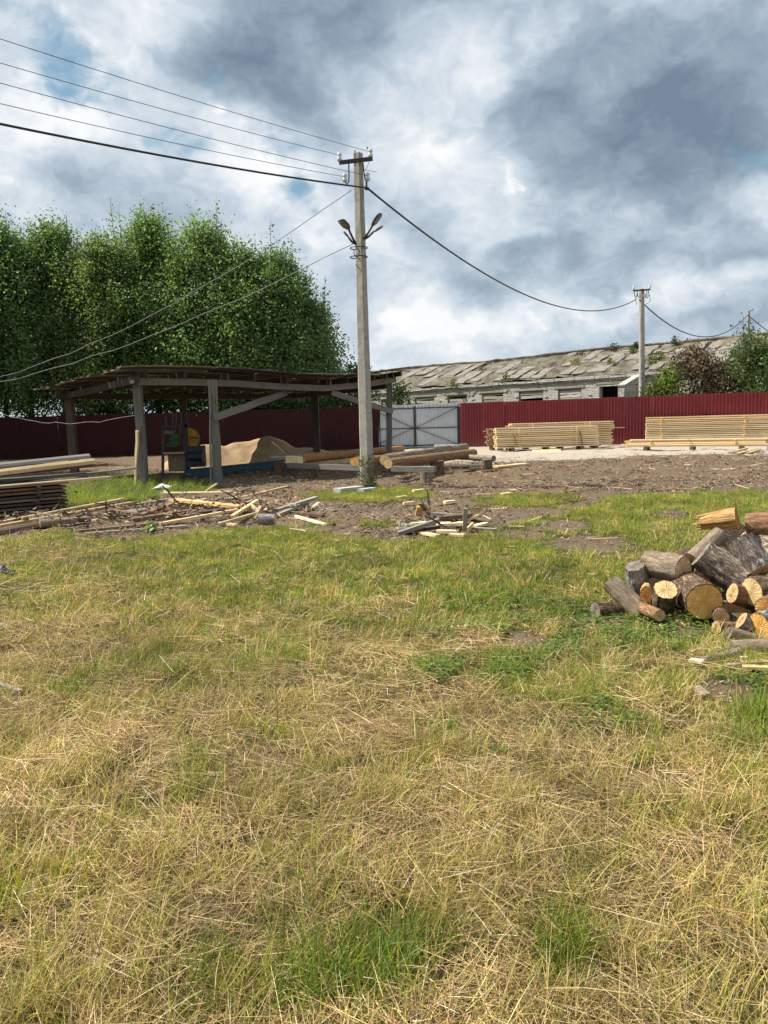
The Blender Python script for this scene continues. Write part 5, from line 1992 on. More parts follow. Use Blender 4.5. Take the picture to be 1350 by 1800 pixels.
# ---------------------------------------------------------------- scrap boards
def scraps():
    g = 'scrap boards in the left heap'
    rows = [
        (-40, 926, 218, 877, .03, .16, .10, .04, 'tan', 'longest pale edged board along the left heap, rearmost of the row'),
        (-40, 932, 232, 884, .04, .12, .12, .05, 'tan', 'tan board lying in front of the longest left board'),
        (-40, 940, 226, 893, .04, .10, .15, .07, 'brown', 'dark bark edged slab at the front of the left board row'),
        (-20, 938, 108, 914, .03, .06, .14, .07, 'old_light', 'light barked pole piece at the left frame edge in the grass'),
        (222, 900, 276, 893, .08, .10, .18, .06, 'old_light', 'pale short slab block in the middle of the left heap'),
        (138, 934, 302, 918, .03, .05, .07, .04, 'brown', 'thin dark board at the grass edge before the left heap'),
        (150, 938, 330, 925, .02, .03, .06, .03, 'old_light', 'thin grey lath lying lowest at the grass edge'),
        (286, 868, 405, 866, .12, .14, .30, .05, 'tan', 'wide yellow board lying flat, rearmost of the left heap'),
        (304, 878, 436, 892, .17, .15, .20, .04, 'pine', 'wide yellow board lying across the left heap in front'),
        (281, 921, 430, 894, .05, .14, .07, .04, 'pine_pale', 'long pale stick crossing the front of the left heap'),
        (408, 908, 452, 880, .10, .22, .06, .04, 'pine_pale', 'pale lath rising to the right in the splinter bundle'),
        (385, 921, 458, 900, .03, .12, .06, .035, 'tan', 'short yellow stick in front of the splinter bundle'),
        (386, 919, 415, 923, .02, .02, .06, .03, 'pine_pale', 'pale lath end on the grass before the splinter bundle'),
        (446, 912, 458, 890, .04, .2, .06, .03, 'tan', 'yellow upright lath end in the splinter bundle'),
        (440, 886, 460, 905, .2, .08, .05, .03, 'tan', 'lath crossing the others in the splinter bundle'),
        (362, 863, 381, 850, .05, .22, .05, .03, 'pine_pale', 'small pale stick propped behind the wide yellow boards'),
        (473, 901, 556, 875, .06, .20, .10, .05, 'old_light', 'grey board rising right at the right end of the left heap'),
        (480, 908, 540, 884, .03, .12, .08, .04, 'old_light', 'second grey board under the rising one'),
        (497, 899, 568, 907, .04, .03, .08, .04, 'brown', 'dark flat board at the right end of the left heap'),
        (518, 907, 572, 922, .03, .02, .06, .03, 'pine_pale', 'pale lath at the far right end of the left heap'),
        (230, 914, 334, 898, .06, .10, .16, .05, 'brown', 'dark slab under the crossing yellow board'),
        (248, 906, 302, 886, .06, .16, .12, .05, 'brown', 'brown bark slab pointing up in the middle heap'),
        (330, 905, 422, 892, .06, .10, .18, .05, 'dark', 'dark brown board below the wide yellow crossing board'),
        (205, 893, 305, 876, .06, .10, .10, .04, 'old', 'thin grey board behind the pale short slab block'),
        (330, 884, 420, 876, .08, .10, .12, .05, 'old_light', 'weathered grey board between the two wide yellow boards'),
        (400, 880, 505, 855, .04, .08, .10, .03, 'tan', 'tan lath behind the splinter bundle'),
        (455, 876, 520, 893, .08, .05, .12, .04, 'brown', 'dark slanting board right of the splinter bundle'),
        (295, 890, 365, 878, .1, .12, .12, .05, 'tan', 'tan torn piece beneath the left end of the crossing board'),
        (410, 893, 448, 878, .12, .16, .05, .03, 'tan', 'thin yellow splinter in the back of the bundle'),
        (505, 886, 590, 898, .03, .03, .07, .03, 'old', 'grey lath lying towards the concrete pole'),
        (545, 896, 560, 884, .02, .03, .05, .03, 'pine_pale', 'small pale offcut near the rising grey board')]
    for x0, y0, x1, y1, z0, z1, w, t, mt, lab in rows:
        board('scrap_board', lab, 'board', at(x0, y0, z0), at(x1, y1, z1), w, t, mt, g, waney=(t > .055))
    log('short_log', 'short grey log at the grass edge before the left slabs', 'log', at(70, 921, .07), at(140, 915, .07) - at(70, 921, .07), .72, .065, 'bark_smooth', 'end_pale', None, .03, 16, 10)
    log('short_log', 'pale short log block right of the splinter bundle', 'log', at(484, 913, .09), (-1, .12, .0), .24, .085, 'bark_white', 'end_tan', None, .03, 18, 8)
    g2 = 'scrap boards in the small heap'
    rows = [
        (735, 906, 738, 890, .06, .22, .09, .03, 'pine', 'upright orange wedge at the left of the small scrap heap'),
        (757, 904, 738, 884, .10, .30, .07, .03, 'brown', 'dark leaning bark piece with a point, top left of the small heap'),
        (700, 938, 772, 914, .02, .18, .14, .05, 'old', 'grey barked slab sliding off the left front of the small heap'),
        (715, 935, 776, 925, .03, .08, .10, .04, 'dark', 'dark plank under the grey barked slab'),
        (770, 911, 828, 905, .14, .16, .14, .05, 'brown', 'dark board on the top of the small heap'),
        (768, 922, 818, 920, .10, .10, .16, .04, 'pine_pale', 'pale wide board in the middle of the small heap'),
        (817, 938, 818, 894, .02, .34, .055, .03, 'old_light', 'thin grey lath standing upright in the small heap'),
        (820, 931, 832, 920, .04, .12, .14, .03, 'pine', 'square yellow offcut right of the upright lath'),
        (740, 936, 770, 942, .03, .02, .09, .03, 'pine_pale', 'pale offcut lying in the grass before the small heap'),
        (768, 934, 805, 935, .05, .05, .08, .04, 'pine_pale', 'pale board low at the front of the small heap'),
        (790, 940, 816, 941, .03, .03, .07, .03, 'pine_pale', 'short pale chip at the lowest front of the small heap'),
        (830, 929, 873, 931, .04, .03, .08, .03, 'old_light', 'grey lath reaching right from the small heap'),
        (822, 914, 842, 906, .1, .16, .08, .03, 'tan', 'tan splinter rising at the right of the small heap'),
        (834, 925, 855, 920, .05, .06, .09, .03, 'pine_pale', 'pale bright offcut at the right of the small heap'),
        (698, 919, 718, 925, .03, .04, .06, .03, 'old_light', 'small grey chip left of the small heap'),
        (722, 921, 748, 919, .08, .1, .1, .03, 'pine_pale', 'pale offcut behind the grey barked slab'),
        (825, 912, 850, 918, .1, .06, .08, .04, 'brown', 'brown bark strip right behind the upright lath'),
        (760, 903, 800, 906, .16, .16, .1, .04, 'old', 'grey flat piece at the back of the small heap'),
        (775, 929, 800, 927, .06, .06, .06, .05, 'old_light', 'grey stub end in the front of the small heap')]
    for x0, y0, x1, y1, z0, z1, w, t, mt, lab in rows:
        board('scrap_board', lab, 'board', at(x0, y0, z0), at(x1, y1, z1), w, t, mt, g2)
    board('concrete_block', 'pale flat concrete block left of the pole foot', 'block', at(592, 863, .05), at(634, 858, .05), .22, .1, 'old_light')
    board('concrete_block', 'small white concrete piece in front of the pole foot', 'block', at(634, 863, .04), at(657, 860, .04), .16, .08, 'pine_pale')
    for n_ in ('concrete_block', 'concrete_block.001'):
        bpy.data.objects[n_].data.materials[0] = M['block']


scraps()


def rag(name, label, cat, p, s, mat, seed):
    g = np.linspace(-1, 1, 9)
    X, Y = np.meshgrid(g, g)
    z = fbm(np.stack([X * 1.6, Y * 1.6, X * 0 + seed], -1), 3, seed) * s * .9 * np.clip(1.3 - np.hypot(X, Y), 0, 1)
    i = np.arange(64)
    a = (i // 8) * 9 + i % 8
    wx = X + (vnoise(np.stack([X * 2, Y * 2, X * 0], -1), seed) - .5) * .5
    V = np.c_[(wx * s).ravel(), (Y * s * .7).ravel(), z.ravel()]
    me = npmesh(name, np.r_[V, V - np.array([0, 0, .006])], np.r_[np.c_[a, a + 1, a + 10, a + 9], np.c_[a + 9, a + 10, a + 1, a] + 81], M[mat], smooth=True)
    o = obj(name, me)
    o.location = p
    return tag(o, label, cat)


rag('plastic_bag', 'crumpled white plastic bag in the weeds beside the shed corner post', 'plastic bag', at(286, 858, .03), .2, 'white_bits', 3)
rag('plastic_bag', 'small white scrap below the plastic bag beside the shed', 'scrap', at(289, 865, .02), .09, 'white_bits', 8)
rag('plastic_scrap', 'white scrap in the grass at the left edge of the photo', 'scrap', at(3, 1100, .03), .035, 'white_bits', 12)
rag('plastic_scrap', 'dark rag lying in the grass at the left edge of the photo', 'rag', at(3, 1005, .04), .11, 'motor', 15)
board('lath', 'grey lath half hidden in the hay at the left edge', 'lath', at(-20, 1196, .04), at(35, 1216, .03), .035, .02, 'old_light')
for (px, py, s), lab in zip([(705, 874, .10), (735, 862, .1), (790, 882, .12), (890, 868, .13), (718, 884, .07)], ['white bleached chunk on the litter just right of the pole foot', 'small pale chunk between pole foot and deck stump', 'long pale splinter chunk on the litter behind the small heap', 'pale chip in the grass patch right of the deck', 'smallest white chip on the litter above the small heap']):
    board('wood_chunk', lab, 'wood chunk', at(px - 9, py + 1, .03), at(px + 9, py - 1, .035), s * .8, .04, 'pine_pale')


# ---------------------------------------------------------------- grass, hay, clover, chips
def ribbons(n, base, az, L, a0, a1, w, cols, seg=3, twist=.4, zmin=.002, tip=.15):
    """n bent ribbons; a0/a1: angle from the vertical at root and tip"""
    V = np.zeros((n, seg + 1, 2, 3))
    h = np.stack([np.cos(az), np.sin(az)], -1)
    p = base.copy()
    tw = rng.uniform(-twist, twist, n)
    wd = np.stack([-h[:, 1] * np.cos(tw), h[:, 0] * np.cos(tw), np.sin(tw)], -1)
    for k in range(seg + 1):
        t = k / seg
        ww = w * (1 - (1 - tip) * t ** 1.5)
        V[:, k, 0] = p - wd * ww[:, None] / 2
        V[:, k, 1] = p + wd * ww[:, None] / 2
        a = a0 + (a1 - a0) * t
        st = (L / seg)[:, None] * np.concatenate([h * np.sin(a)[:, None], np.cos(a)[:, None]], 1)
        p = p + st
        p[:, 2] = np.maximum(p[:, 2], zmin)
    Vf = V.reshape(-1, 3)
    i0 = np.arange(n)[:, None] * (seg + 1) * 2
    F = []
    for k in range(seg):
        b = i0 + k * 2
        F.append(np.concatenate([b, b + 1, b + 3, b + 2], 1))
    return Vf, np.concatenate(F, 0), np.repeat(cols, (seg + 1) * 2, 0)


def mixcol(n, pal, jit=.18):
    pal = np.array(pal)
    c = pal[rng.integers(0, len(pal), n)]
    return np.clip(c * rng.uniform(1 - jit, 1 + jit, (n, 1)), .005, .9)


STRAW = [(.62, .43, .19), (.70, .525, .27), (.47, .315, .13), (.57, .41, .17), (.37, .235, .10), (.78, .63, .38), (.50, .375, .14)]
DULL = [(.22, .14, .068), (.30, .195, .10), (.12, .076, .04), (.40, .28, .14), (.17, .105, .052)]
OLIVE = [(.36, .345, .055), (.43, .385, .08), (.28, .29, .045), (.48, .41, .11), (.24, .265, .04)]
GREEN = [(.16, .245, .036), (.21, .285, .045), (.12, .20, .032), (.26, .32, .055), (.17, .235, .04)]
DEEP = [(.075, .15, .024), (.10, .18, .028), (.055, .12, .024), (.125, .205, .034)]


def disc_pts(n, r):
    a = rng.uniform(0, 2 * np.pi, n)
    q_ = r * np.sqrt(rng.uniform(0, 1, n))
    return np.stack([q_ * np.cos(a), q_ * np.sin(a)], -1)


def tuft(kind, lod):
    k = 1.0 + lod * .9            # far tufts: fewer, broader blades
    seg = 3 if lod == 0 else 2
    parts = []
    if kind == 'hay':
        n = int(95 / k)
        b = np.c_[disc_pts(n, .2), rng.uniform(.004, .055, n)]
        main = rng.uniform(0, 2 * np.pi)
        az = main + rng.normal(0, .9, n) + np.pi * rng.integers(0, 2, n)
        L = rng.uniform(.08, .30, n)
        a0 = np.pi / 2 + rng.normal(0, .12, n)
        parts.append(ribbons(n, b - np.c_[np.cos(az) * L / 2, np.sin(az) * L / 2, np.zeros(n)], az, L, a0, a0 + rng.normal(.06, .12, n), rng.uniform(.0012, .0027, n) * k, mixcol(n, STRAW * 2 + DULL), seg, .9, tip=.6))
    elif kind == 'stalk':
        n = int(7 / k) + 2
        b = np.c_[disc_pts(n, .2), rng.uniform(.0, .04, n)]
        az = rng.uniform(0, 2 * np.pi, n)
        L = rng.uniform(.25, .6, n)
        a0 = rng.uniform(1.15, 1.5, n)
        parts.append(ribbons(n, b, az, L, a0, a0 + rng.uniform(.05, .4, n), rng.uniform(.0018, .003, n) * k, mixcol(n, STRAW), 5, .9, tip=.5))
    elif kind == 'dry':
        n = int(36 / k)
        b = np.c_[disc_pts(n, .07), np.zeros(n)]
        az = rng.uniform(0, 2 * np.pi, n)
        L = rng.uniform(.05, .17, n)
        a0 = rng.uniform(.1, .8, n)
        parts.append(ribbons(n, b, az, L, a0, a0 + rng.uniform(.1, 1.1, n), rng.uniform(.0016, .0032, n) * k, mixcol(n, STRAW + OLIVE * 2), seg, .7))
    elif kind == 'olive':
        n = int(52 / k)
        b = np.c_[disc_pts(n, .08), np.zeros(n)]
        az = rng.uniform(0, 2 * np.pi, n)
        L = rng.uniform(.03, .095, n)
        a0 = rng.uniform(.2, 1.15, n)
        parts.append(ribbons(n, b, az, L, a0, a0 + rng.uniform(.0, .9, n), rng.uniform(.002, .004, n) * k, mixcol(n, OLIVE * 3 + GREEN * 2 + STRAW), seg, .7))
    elif kind == 'green':
        n = int(54 / k)
        b = np.c_[disc_pts(n, .08), np.zeros(n)]
        az = rng.uniform(0, 2 * np.pi, n)
        L = rng.uniform(.05, .16, n)
        a0 = rng.uniform(.02, .6, n)
        parts.append(ribbons(n, b, az, L, a0, a0 + rng.uniform(.0, .9, n), rng.uniform(.0022, .0045, n) * k, mixcol(n, GREEN * 3 + DEEP + OLIVE), seg, .7))
    elif kind == 'tall':
        n = int(34 / k)
        b = np.c_[disc_pts(n, .07), np.zeros(n)]
        az = rng.uniform(0, 2 * np.pi, n)
        L = rng.uniform(.08, .23, n)
        a0 = rng.uniform(.1, .9, n)
        parts.append(ribbons(n, b, az, L, a0, a0 + rng.uniform(.1, 1.2, n), rng.uniform(.0026, .005, n) * k, mixcol(n, GREEN * 3 + DEEP * 2 + OLIVE), 4, .6))
    elif kind == 'clover':
        n = int(70 / k)
        c = np.c_[disc_pts(n, .11), rng.uniform(.008, .06, n)]
        az = rng.uniform(0, 2 * np.pi, n)
        cols = mixcol(n, DEEP * 2 + GREEN)
        for j in range(3):
            a = az + j * 2.094
            L = rng.uniform(.007, .014, n) * (1 + .2 * lod)
            t_ = rng.uniform(1.2, 1.75, n)
            parts.append(ribbons(n, c.copy(), a, L, t_, t_ + .2, L * .95, cols, 2, .15, tip=.75))
        m = 14
        b = np.c_[disc_pts(m, .12), np.zeros(m)]
        parts.append(ribbons(m, b, rng.uniform(0, 6.28, m), rng.uniform(.03, .08, m), rng.uniform(0, .5, m), rng.uniform(.2, .8, m), np.full(m, .002), mixcol(m, GREEN), 2, .5))
    elif kind == 'chips':
        n = int(26 / (1 + lod * .5))
        c = np.c_[disc_pts(n, .26), rng.uniform(.004, .03, n)]
        pal = [(.20, .135, .085), (.26, .18, .115), (.12, .08, .052), (.31, .235, .155), (.22, .18, .135), (.40, .32, .22), (.16, .105, .07), (.25, .14, .08), (.12, .098, .078)]
        az = rng.uniform(0, 6.28, n)
        L = rng.gamma(2.0, .018, n) + .015
        a0 = np.pi / 2 + rng.normal(0, .35, n)
        parts.append(ribbons(n, c, az, L, a0, a0 + rng.normal(0, .2, n), rng.uniform(.008, .028, n), mixcol(n, pal), 2, 1.0, zmin=.004, tip=.6))
    elif kind == 'splinters':
        n = 5
        c = np.c_[disc_pts(n, .4), rng.uniform(.01, .03, n)]
        pal = [(.55, .45, .30), (.42, .34, .22), (.36, .30, .24), (.28, .2, .13), (.62, .53, .38)]
        az = rng.uniform(0, 6.28, n)
        L = rng.uniform(.08, .4, n)
        a0 = np.pi / 2 + rng.normal(0, .06, n)
        parts.append(ribbons(n, c, az, L, a0, a0, rng.uniform(.008, .022, n), mixcol(n, pal), 2, .6, zmin=.008, tip=.6))
    Vs, Fs, Cs, o = [], [], [], 0
    for V, F, C in parts:
        Vs.append(V)
        Fs.append(F + o)
        Cs.append(C)
        o += len(V)
    return np.concatenate(Vs), np.concatenate(Fs), np.concatenate(Cs)


MATK = {'hay': 'straw', 'stalk': 'straw', 'dry': 'straw', 'olive': 'grassblade', 'green': 'grassblade', 'tall': 'grassblade', 'clover': 'grassblade', 'chips': 'chipcol', 'splinters': 'chipcol'}
SRC = {}


def sources(kind):
    """collection of tuft meshes kept out of the scene: four near (index 0-3) and four far (4-7)"""
    c = bpy.data.collections.new('source_' + kind)
    for i in range(8):
        V, F, C = tuft(kind, 0 if i < 4 else 1)
        o = bpy.data.objects.new('%s_%02d' % (kind, i), npmesh('%s_%02d' % (kind, i), V, F, M[MATK[kind]], C))
        c.objects.link(o)
    return c


def scatter(name, label, kind, x, y, scale, tilt=.12, lift=0.0):
    n = len(x)
    z = gz(x, y) + lift
    me = bpy.data.meshes.new(name)
    me.vertices.add(n)
    me.vertices.foreach_set('co', np.c_[x, y, z].astype(np.float32).ravel())
    rot = np.c_[rng.normal(0, tilt, n), rng.normal(0, tilt, n), rng.uniform(0, 2 * np.pi, n)]
    dist = np.hypot(x, y)
    idx = rng.integers(0, 4, n) + np.where(dist + rng.normal(0, .5, n) > 5.2, 4, 0)
    for nm, ty, key, arr in (('rot', 'FLOAT_VECTOR', 'vector', rot), ('scl', 'FLOAT', 'value', scale), ('pick', 'INT', 'value', idx)):
        a = me.attributes.new(nm, ty, 'POINT')
        a.data.foreach_set(key, np.asarray(arr, np.int32 if ty == 'INT' else np.float32).ravel())
    me.materials.append(M[MATK[kind]])
    o = obj(name, me)
    tag(o, label, None, None, 'stuff')
    ng = bpy.data.node_groups.new(name, 'GeometryNodeTree')
    ng.interface.new_socket('Geometry', in_out='INPUT', socket_type='NodeSocketGeometry')
    ng.interface.new_socket('Geometry', in_out='OUTPUT', socket_type='NodeSocketGeometry')
    N, Lk = ng.nodes, ng.links
    gi, go = N.new('NodeGroupInput'), N.new('NodeGroupOutput')
    ci = N.new('GeometryNodeCollectionInfo')
    ci.inputs['Collection'].default_value = sources(kind)
    ci.inputs['Separate Children'].default_value = True
    ci.inputs['Reset Children'].default_value = True
    ip = N.new('GeometryNodeInstanceOnPoints')
    ip.inputs['Pick Instance'].default_value = True

    def na(nm, ty):
        q_ = N.new('GeometryNodeInputNamedAttribute')
        q_.data_type = ty
        q_.inputs[0].default_value = nm
        return q_.outputs[0]
    Lk.new(gi.outputs[0], ip.inputs['Points'])
    Lk.new(ci.outputs[0], ip.inputs['Instance'])
    Lk.new(na('pick', 'INT'), ip.inputs['Instance Index'])
    Lk.new(na('rot', 'FLOAT_VECTOR'), ip.inputs['Rotation'])
    Lk.new(na('scl', 'FLOAT'), ip.inputs['Scale'])
    Lk.new(ip.outputs[0], go.inputs[0])
    md = o.modifiers.new('scatter', 'NODES')
    md.node_group = ng
    return o


def field(dens, y0, y1, margin=2.2):
    """random places in the seen wedge (with a margin at the sides), dens per square metre"""
    n = int(dens * (y1 - y0) * 2 * (.56 * y1 + margin))
    y = rng.uniform(y0, y1, n)
    x = rng.uniform(-1, 1, n) * (.56 * y1 + margin)
    k = np.abs(x) < .56 * y + margin
    return x[k], y[k]


def lay(name, label, kind, zones, prob, smin=.8, smax=1.25, tilt=.12, lift=0.0, far=1.0):
    X, Y = [], []
    for d, y0, y1 in zones:
        x, y = field(d, y0, y1)
        X.append(x)
        Y.append(y)
    x, y = np.concatenate(X), np.concatenate(Y)
    dirt, pale = masks(x, y)
    p = prob(x, y, dirt, pale, green_field(x, y))
    k = rng.uniform(0, 1, len(x)) < p
    x, y = x[k], y[k]
    s = rng.uniform(smin, smax, len(x)) * np.interp(y, [3, 7], [1, far])
    print(name, len(x))
    return scatter(name, label, kind, x, y, s, tilt, lift)


turf = lambda d: np.clip(1 - d * 1.5, 0, 1)
Z = [(150, .9, 3.2), (75, 3.2, 6.5), (42, 6.5, 16.5)]
Zs = lambda k: [(d * k, a, b) for d, a, b in Z]
def strew_hay():
    """the mown straw: single stems lying in swathes, as one mesh"""
    Vs, Fs, Cs, o = [], [], [], 0
    for dens, y0, y1, seg, w in ((16000, .95, 2.2, 2, 1.0), (12000, 2.2, 3.6, 1, 1.1), (6500, 3.6, 6.0, 1, 1.35), (2300, 6.0, 10.6, 1, 2.1)):
        x, y = field(dens, y0, y1, 1.9)
        dirt, pale = masks(x, y)
        g = green_field(x, y)
        cl = n2(x, y, 3.3, 3, 61)
        p = turf(dirt) * np.clip(1.12 - g * 1.15, .05, 1) * np.clip((cl - .30) * 5.5, .12, 1)
        k = rng.uniform(0, 1, len(x)) < p
        x, y, cl, g = x[k], y[k], cl[k], g[k]
        n = len(x)
        # swathes: the stems of a place lie roughly one way
        sw = n2(x, y, .9, 2, 71) * 14
        az = sw + rng.normal(0, .85, n) + np.pi * rng.integers(0, 2, n)
        L = np.clip(rng.gamma(2.6, .040, n), .03, .30)
        a0 = np.pi / 2 + rng.normal(-.05, .17, n)
        base = np.c_[x, y, np.zeros(n)]
        base[:, :2] -= np.c_[np.cos(az), np.sin(az)] * L[:, None] / 2
        base[:, 2] = gz(base[:, 0], base[:, 1]) + rng.uniform(.002, .05, n) * np.clip(cl * 2.4 - .2, .3, 1.4)
        tone = np.clip((n2(x, y, 1.7, 3, 91) - .5) * 1.6, -.4, .4)[:, None]
        cols = mixcol(n, STRAW * 2 + DULL * 3 + OLIVE[:1], .28) * (1 + tone * .5)
        V, F, C = ribbons(n, base, az, L, a0, a0 + rng.normal(.06, .14, n), rng.uniform(.0010, .0024, n) * w, np.clip(cols, .01, .85), seg, .9, zmin=-.03, tip=.55)
        Vs.append(V)
        Fs.append(F + o)
        Cs.append(C)
        o += len(V)
    # a few long stray stalks
    x, y = field(9, .95, 9, 1.9)
    dirt, pale = masks(x, y)
    k = rng.uniform(0, 1, len(x)) < turf(dirt) * np.clip(1.15 - green_field(x, y), .15, 1)
    x, y = x[k], y[k]
    n = len(x)
    az = rng.uniform(0, 2 * np.pi, n)
    L = rng.uniform(.15, .36, n)
    a0 = rng.uniform(1.2, 1.5, n)
    V, F, C = ribbons(n, np.c_[x, y, gz(x, y) + .01], az, L, a0, a0 + rng.uniform(.15, .5, n), rng.uniform(.0016, .0028, n), mixcol(n, STRAW), 5, .9, zmin=-.02, tip=.5)
    Vs.append(V)
    Fs.append(F + o)
    Cs.append(C)
    V, C = np.concatenate(Vs), np.concatenate(Cs)
    print('hay faces', sum(len(f) for f in Fs))
    o = obj('hay', npmesh('hay', V, np.concatenate(Fs), M['straw'], C))
    tag(o, 'mown dry straw lying in swathes over the near field', None, None, 'stuff')


strew_hay()
lay('dry_grass', 'short dry yellow grass tufts', 'dry', [(150, .9, 3.2), (70, 3.2, 6.5), (40, 6.5, 13)], lambda x, y, d, p, g: turf(d) * np.clip(.95 - np.abs(g - .35) * 1.1, .1, 1) * np.where(n2(x, y, 2.2, 3, 41) > .45, 1, .35))
lay('short_grass', 'short yellow green mown grass', 'olive', [(150, .9, 3.2), (130, 3.2, 6.5), (120, 6.5, 16.5)], lambda x, y, d, p, g: turf(d) * np.clip(.14 + g * 1.1, 0, 1) * np.where(n2(x, y, 2.7, 3, 43) > .44, 1, .45), far=.78)
lay('green_grass', 'fresh green grass tufts', 'green', [(150, .9, 3.2), (90, 3.2, 6.5), (60, 6.5, 16.5)], lambda x, y, d, p, g: turf(d) * np.clip((g - .46) * 1.7, 0, 1), far=.6)
lay('tall_grass', 'taller green grass clumps', 'tall', [(60, .9, 3.2), (30, 3.2, 6.5), (10, 6.5, 16.5)], lambda x, y, d, p, g: turf(d) * np.clip((g - .62) * 1.6, 0, .55) * np.where(n2(x, y, 6, 2, 12) > .45, 1, .25) * np.where(y > 3.6, .06, 1))


def spots(x, y, L):
    px, py = proj(x, y, np.zeros_like(x))
    return _ell(px, py, L)


CLOV = [(1160, 1118, 120, 26), (1235, 1128, 50, 20), (1090, 1125, 60, 24), (845, 1060, 60, 16), (940, 1080, 60, 14), (1000, 1075, 50, 14), (890, 1200, 35, 26), (770, 1185, 40, 22), (795, 1290, 28, 14), (1000, 1150, 50, 14), (920, 1170, 40, 20),
        (1330, 1240, 60, 36), (820, 1110, 60, 14), (370, 945, 70, 12), (860, 1325, 40, 16), (1010, 1260, 60, 26)]
lay('clover', 'dark green clover patches', 'clover', [(70, 1.2, 3.2), (80, 3.2, 6.5)], lambda x, y, d, p, g: np.clip(spots(x, y, CLOV) * 1.4, 0, 1) * np.where(n2(x, y, 5, 2, 8) > .42, 1, .3))
WEEDS = [(230, 860, 60, 22), (160, 868, 45, 20), (320, 858, 45, 10), (255, 868, 40, 16), (200, 870, 50, 12), (108, 890, 25, 14)]
lay('weeds', 'tall green weeds round the shed corner post', 'tall', [(24, 9, 22)], lambda x, y, d, p, g: np.clip(spots(x, y, WEEDS) * 1.3, 0, 1) * .8, .6, 1.3)
lay('wood_chips', 'bark and wood chips littering the brown ground', 'chips', [(15, 9, 17), (8, 17, 27)], lambda x, y, d, p, g: np.clip(d * 1.2 - .1, 0, 1) * np.clip(1.05 - p * .75, .1, 1), .55, 1.2, .1, .006)
lay('bark_crumbs', 'small bark crumbs on the bare spots of the field', 'chips', [(60, 3.5, 9)], lambda x, y, d, p, g: np.clip(d * 1.2 - .1, 0, 1), .25, .5, .1, .002)
lay('splinters', 'pale wood splinters scattered over the brown ground', 'splinters', [(1.3, 6, 12), (1.0, 12, 20), (.5, 20, 30)], lambda x, y, d, p, g: np.clip(d * 1.2 - .1, 0, 1), .8, 1.4, .06, .01)
# splinter heap litter under the scrap boards
def heap_litter():
    xs, ys = [], []
    for cx, cy, rx, ry, n in ((440, 895, 80, 16, 34), (300, 905, 130, 12, 40), (780, 925, 55, 10, 16), (150, 915, 120, 10, 14)):
        for _ in range(n):
            p = at(cx + random.gauss(0, rx * .5), cy + random.gauss(0, ry * .5))
            xs.append(p.x)
            ys.append(p.y)
    scatter('heap_splinters', 'broken splinters and bark strips filling the scrap heaps', 'splinters', np.array(xs), np.array(ys), rng.uniform(.7, 1.2, len(xs)), .12, .02)


heap_litter()


def heap_bark():
    xs, ys = [], []
    for cx, cy, rx, ry, n in ((440, 895, 75, 14, 70), (300, 903, 120, 12, 90), (780, 923, 50, 9, 36), (120, 918, 110, 12, 40)):
        for _ in range(n):
            p = at(cx + random.gauss(0, rx * .5), cy + random.gauss(0, ry * .5))
            xs.append(p.x)
            ys.append(p.y)
    scatter('heap_bark', 'dark bark strips and torn bits heaped under the scrap boards', 'chips', np.array(xs), np.array(ys), rng.uniform(1.0, 2.2, len(xs)), .25, .03)


heap_bark()


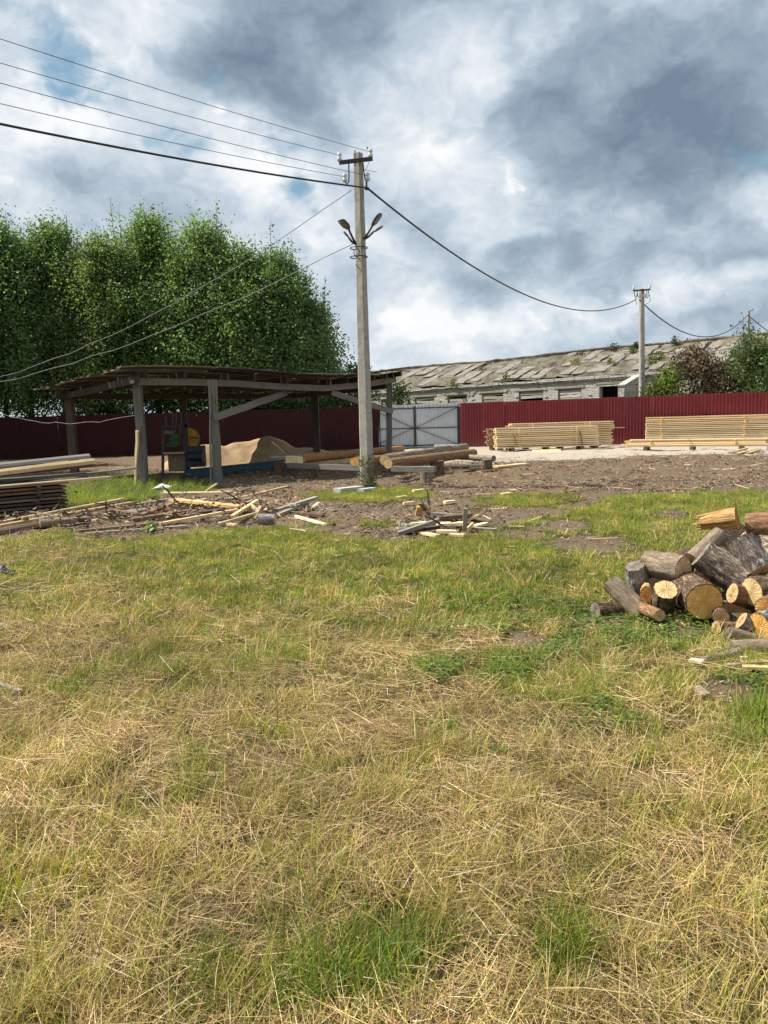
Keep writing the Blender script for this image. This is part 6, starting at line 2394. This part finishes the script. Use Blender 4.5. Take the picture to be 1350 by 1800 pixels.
def vine():
    e = thing('climbing_vine', 'green vine climbing the foot of the concrete pole', 'vine', PB)
    n = 330
    t = rng.uniform(0, 1, n) ** 1.5
    a = rng.uniform(-2.9, -.3, n)
    rr = .19 + rng.normal(0, .03, n) + .07 * (1 - t) * rng.uniform(0, 1, n)
    ln = (PT - PB)
    C = np.c_[rr * np.cos(a) + t * 0.75 / 6.0 * ln.x * .1, rr * np.sin(a) * .9, .02 + t * .7]
    cols = np.array((.17, .175, .065)) * rng.uniform(.55, 1.3, (n, 1))
    obj('foliage', leaves_mesh('foliage', C, np.c_[np.cos(a), np.sin(a), rng.uniform(0, .8, n)] + rng.normal(0, .5, (n, 3)), .045 * rng.uniform(.6, 1.4, n), cols, M['leaf']), e)
    mb = MB()
    for q_ in range(6):
        a0 = random.uniform(-2.7, 0)
        mb.tube([(.2 * math.cos(a0), .19 * math.sin(a0), 0), (.185 * math.cos(a0 + .2), .17 * math.sin(a0 + .2), .35), (.18 * math.cos(a0 - .1), .165 * math.sin(a0 - .1), .75)], .006, 4)
    mb.build('stem', M['brown'], e)


vine()


def seedling(label, px, py, h, n, tone, Y=None):
    p = at(px, py)
    e = thing('broadleaf_weed', label, 'weed', p)
    t = rng.uniform(.1, 1, n)
    C = np.c_[rng.normal(0, h * .28, n), rng.normal(0, h * .28, n), t * h]
    obj('foliage', leaves_mesh('foliage', C, rng.normal(size=(n, 3)) * .5 + np.array([0, 0, 1]), .09 * rng.uniform(.7, 1.3, n), np.array(tone) * rng.uniform(.7, 1.25, (n, 1)), M['leaf']), e)
    MB().tube([(0, 0, 0), (.01, 0, h * .6), (0, .01, h)], [.006, .005, .002], 4).build('stem', M['brown'], e)


seedling('yellow green broad leaved weed before the dark plank stack', 108, 893, .32, 46, (.26, .30, .04))
seedling('small green sprout in the grass before the left heap', 265, 938, .18, 30, (.16, .22, .05))
# dead stem standing in the hay
p = at(488, 1290)
q_ = tag(MB().tube([p, p + Vector((.004, 0, .15)), p + Vector((-.002, .01, .30))], [.0025, .002, .0013], 5).build('dead_stem', M['brown'], smooth=True), 'single thin brown dead stem standing upright in the hay', 'stem')


def daisy(label, px, py, h):
    p = at(px, py)
    e = thing('clover_flower', label, 'flower', p)
    MB().tube([(0, 0, 0), (.004, 0, h)], .0014, 4).build('stem', M['green_paint'], e)
    n = 60
    d = rng.normal(size=(n, 3))
    d /= np.linalg.norm(d, axis=1, keepdims=True)
    obj('blossom', leaves_mesh('blossom', np.array([.004, 0, h]) + d * .009, d, np.full(n, .009), np.full((n, 3), .75) * rng.uniform(.8, 1.05, (n, 1)), M['leaf']), e)


for (px, py), lab in zip([(794, 1109), (805, 1108), (818, 1107), (835, 1105), (1191, 1083), (1160, 1106), (1020, 1005)],
                         ['white clover flower, leftmost of the row of four', 'white clover flower, second from the left in the row', 'white clover flower, third from the left in the row', 'white clover flower, rightmost of the row of four', 'white clover head standing before the big golden log', 'white clover flower in the clover left of the big golden log', 'lone white clover flower in the grass left of the heap']):
    daisy(lab, px, py + 6, .05)
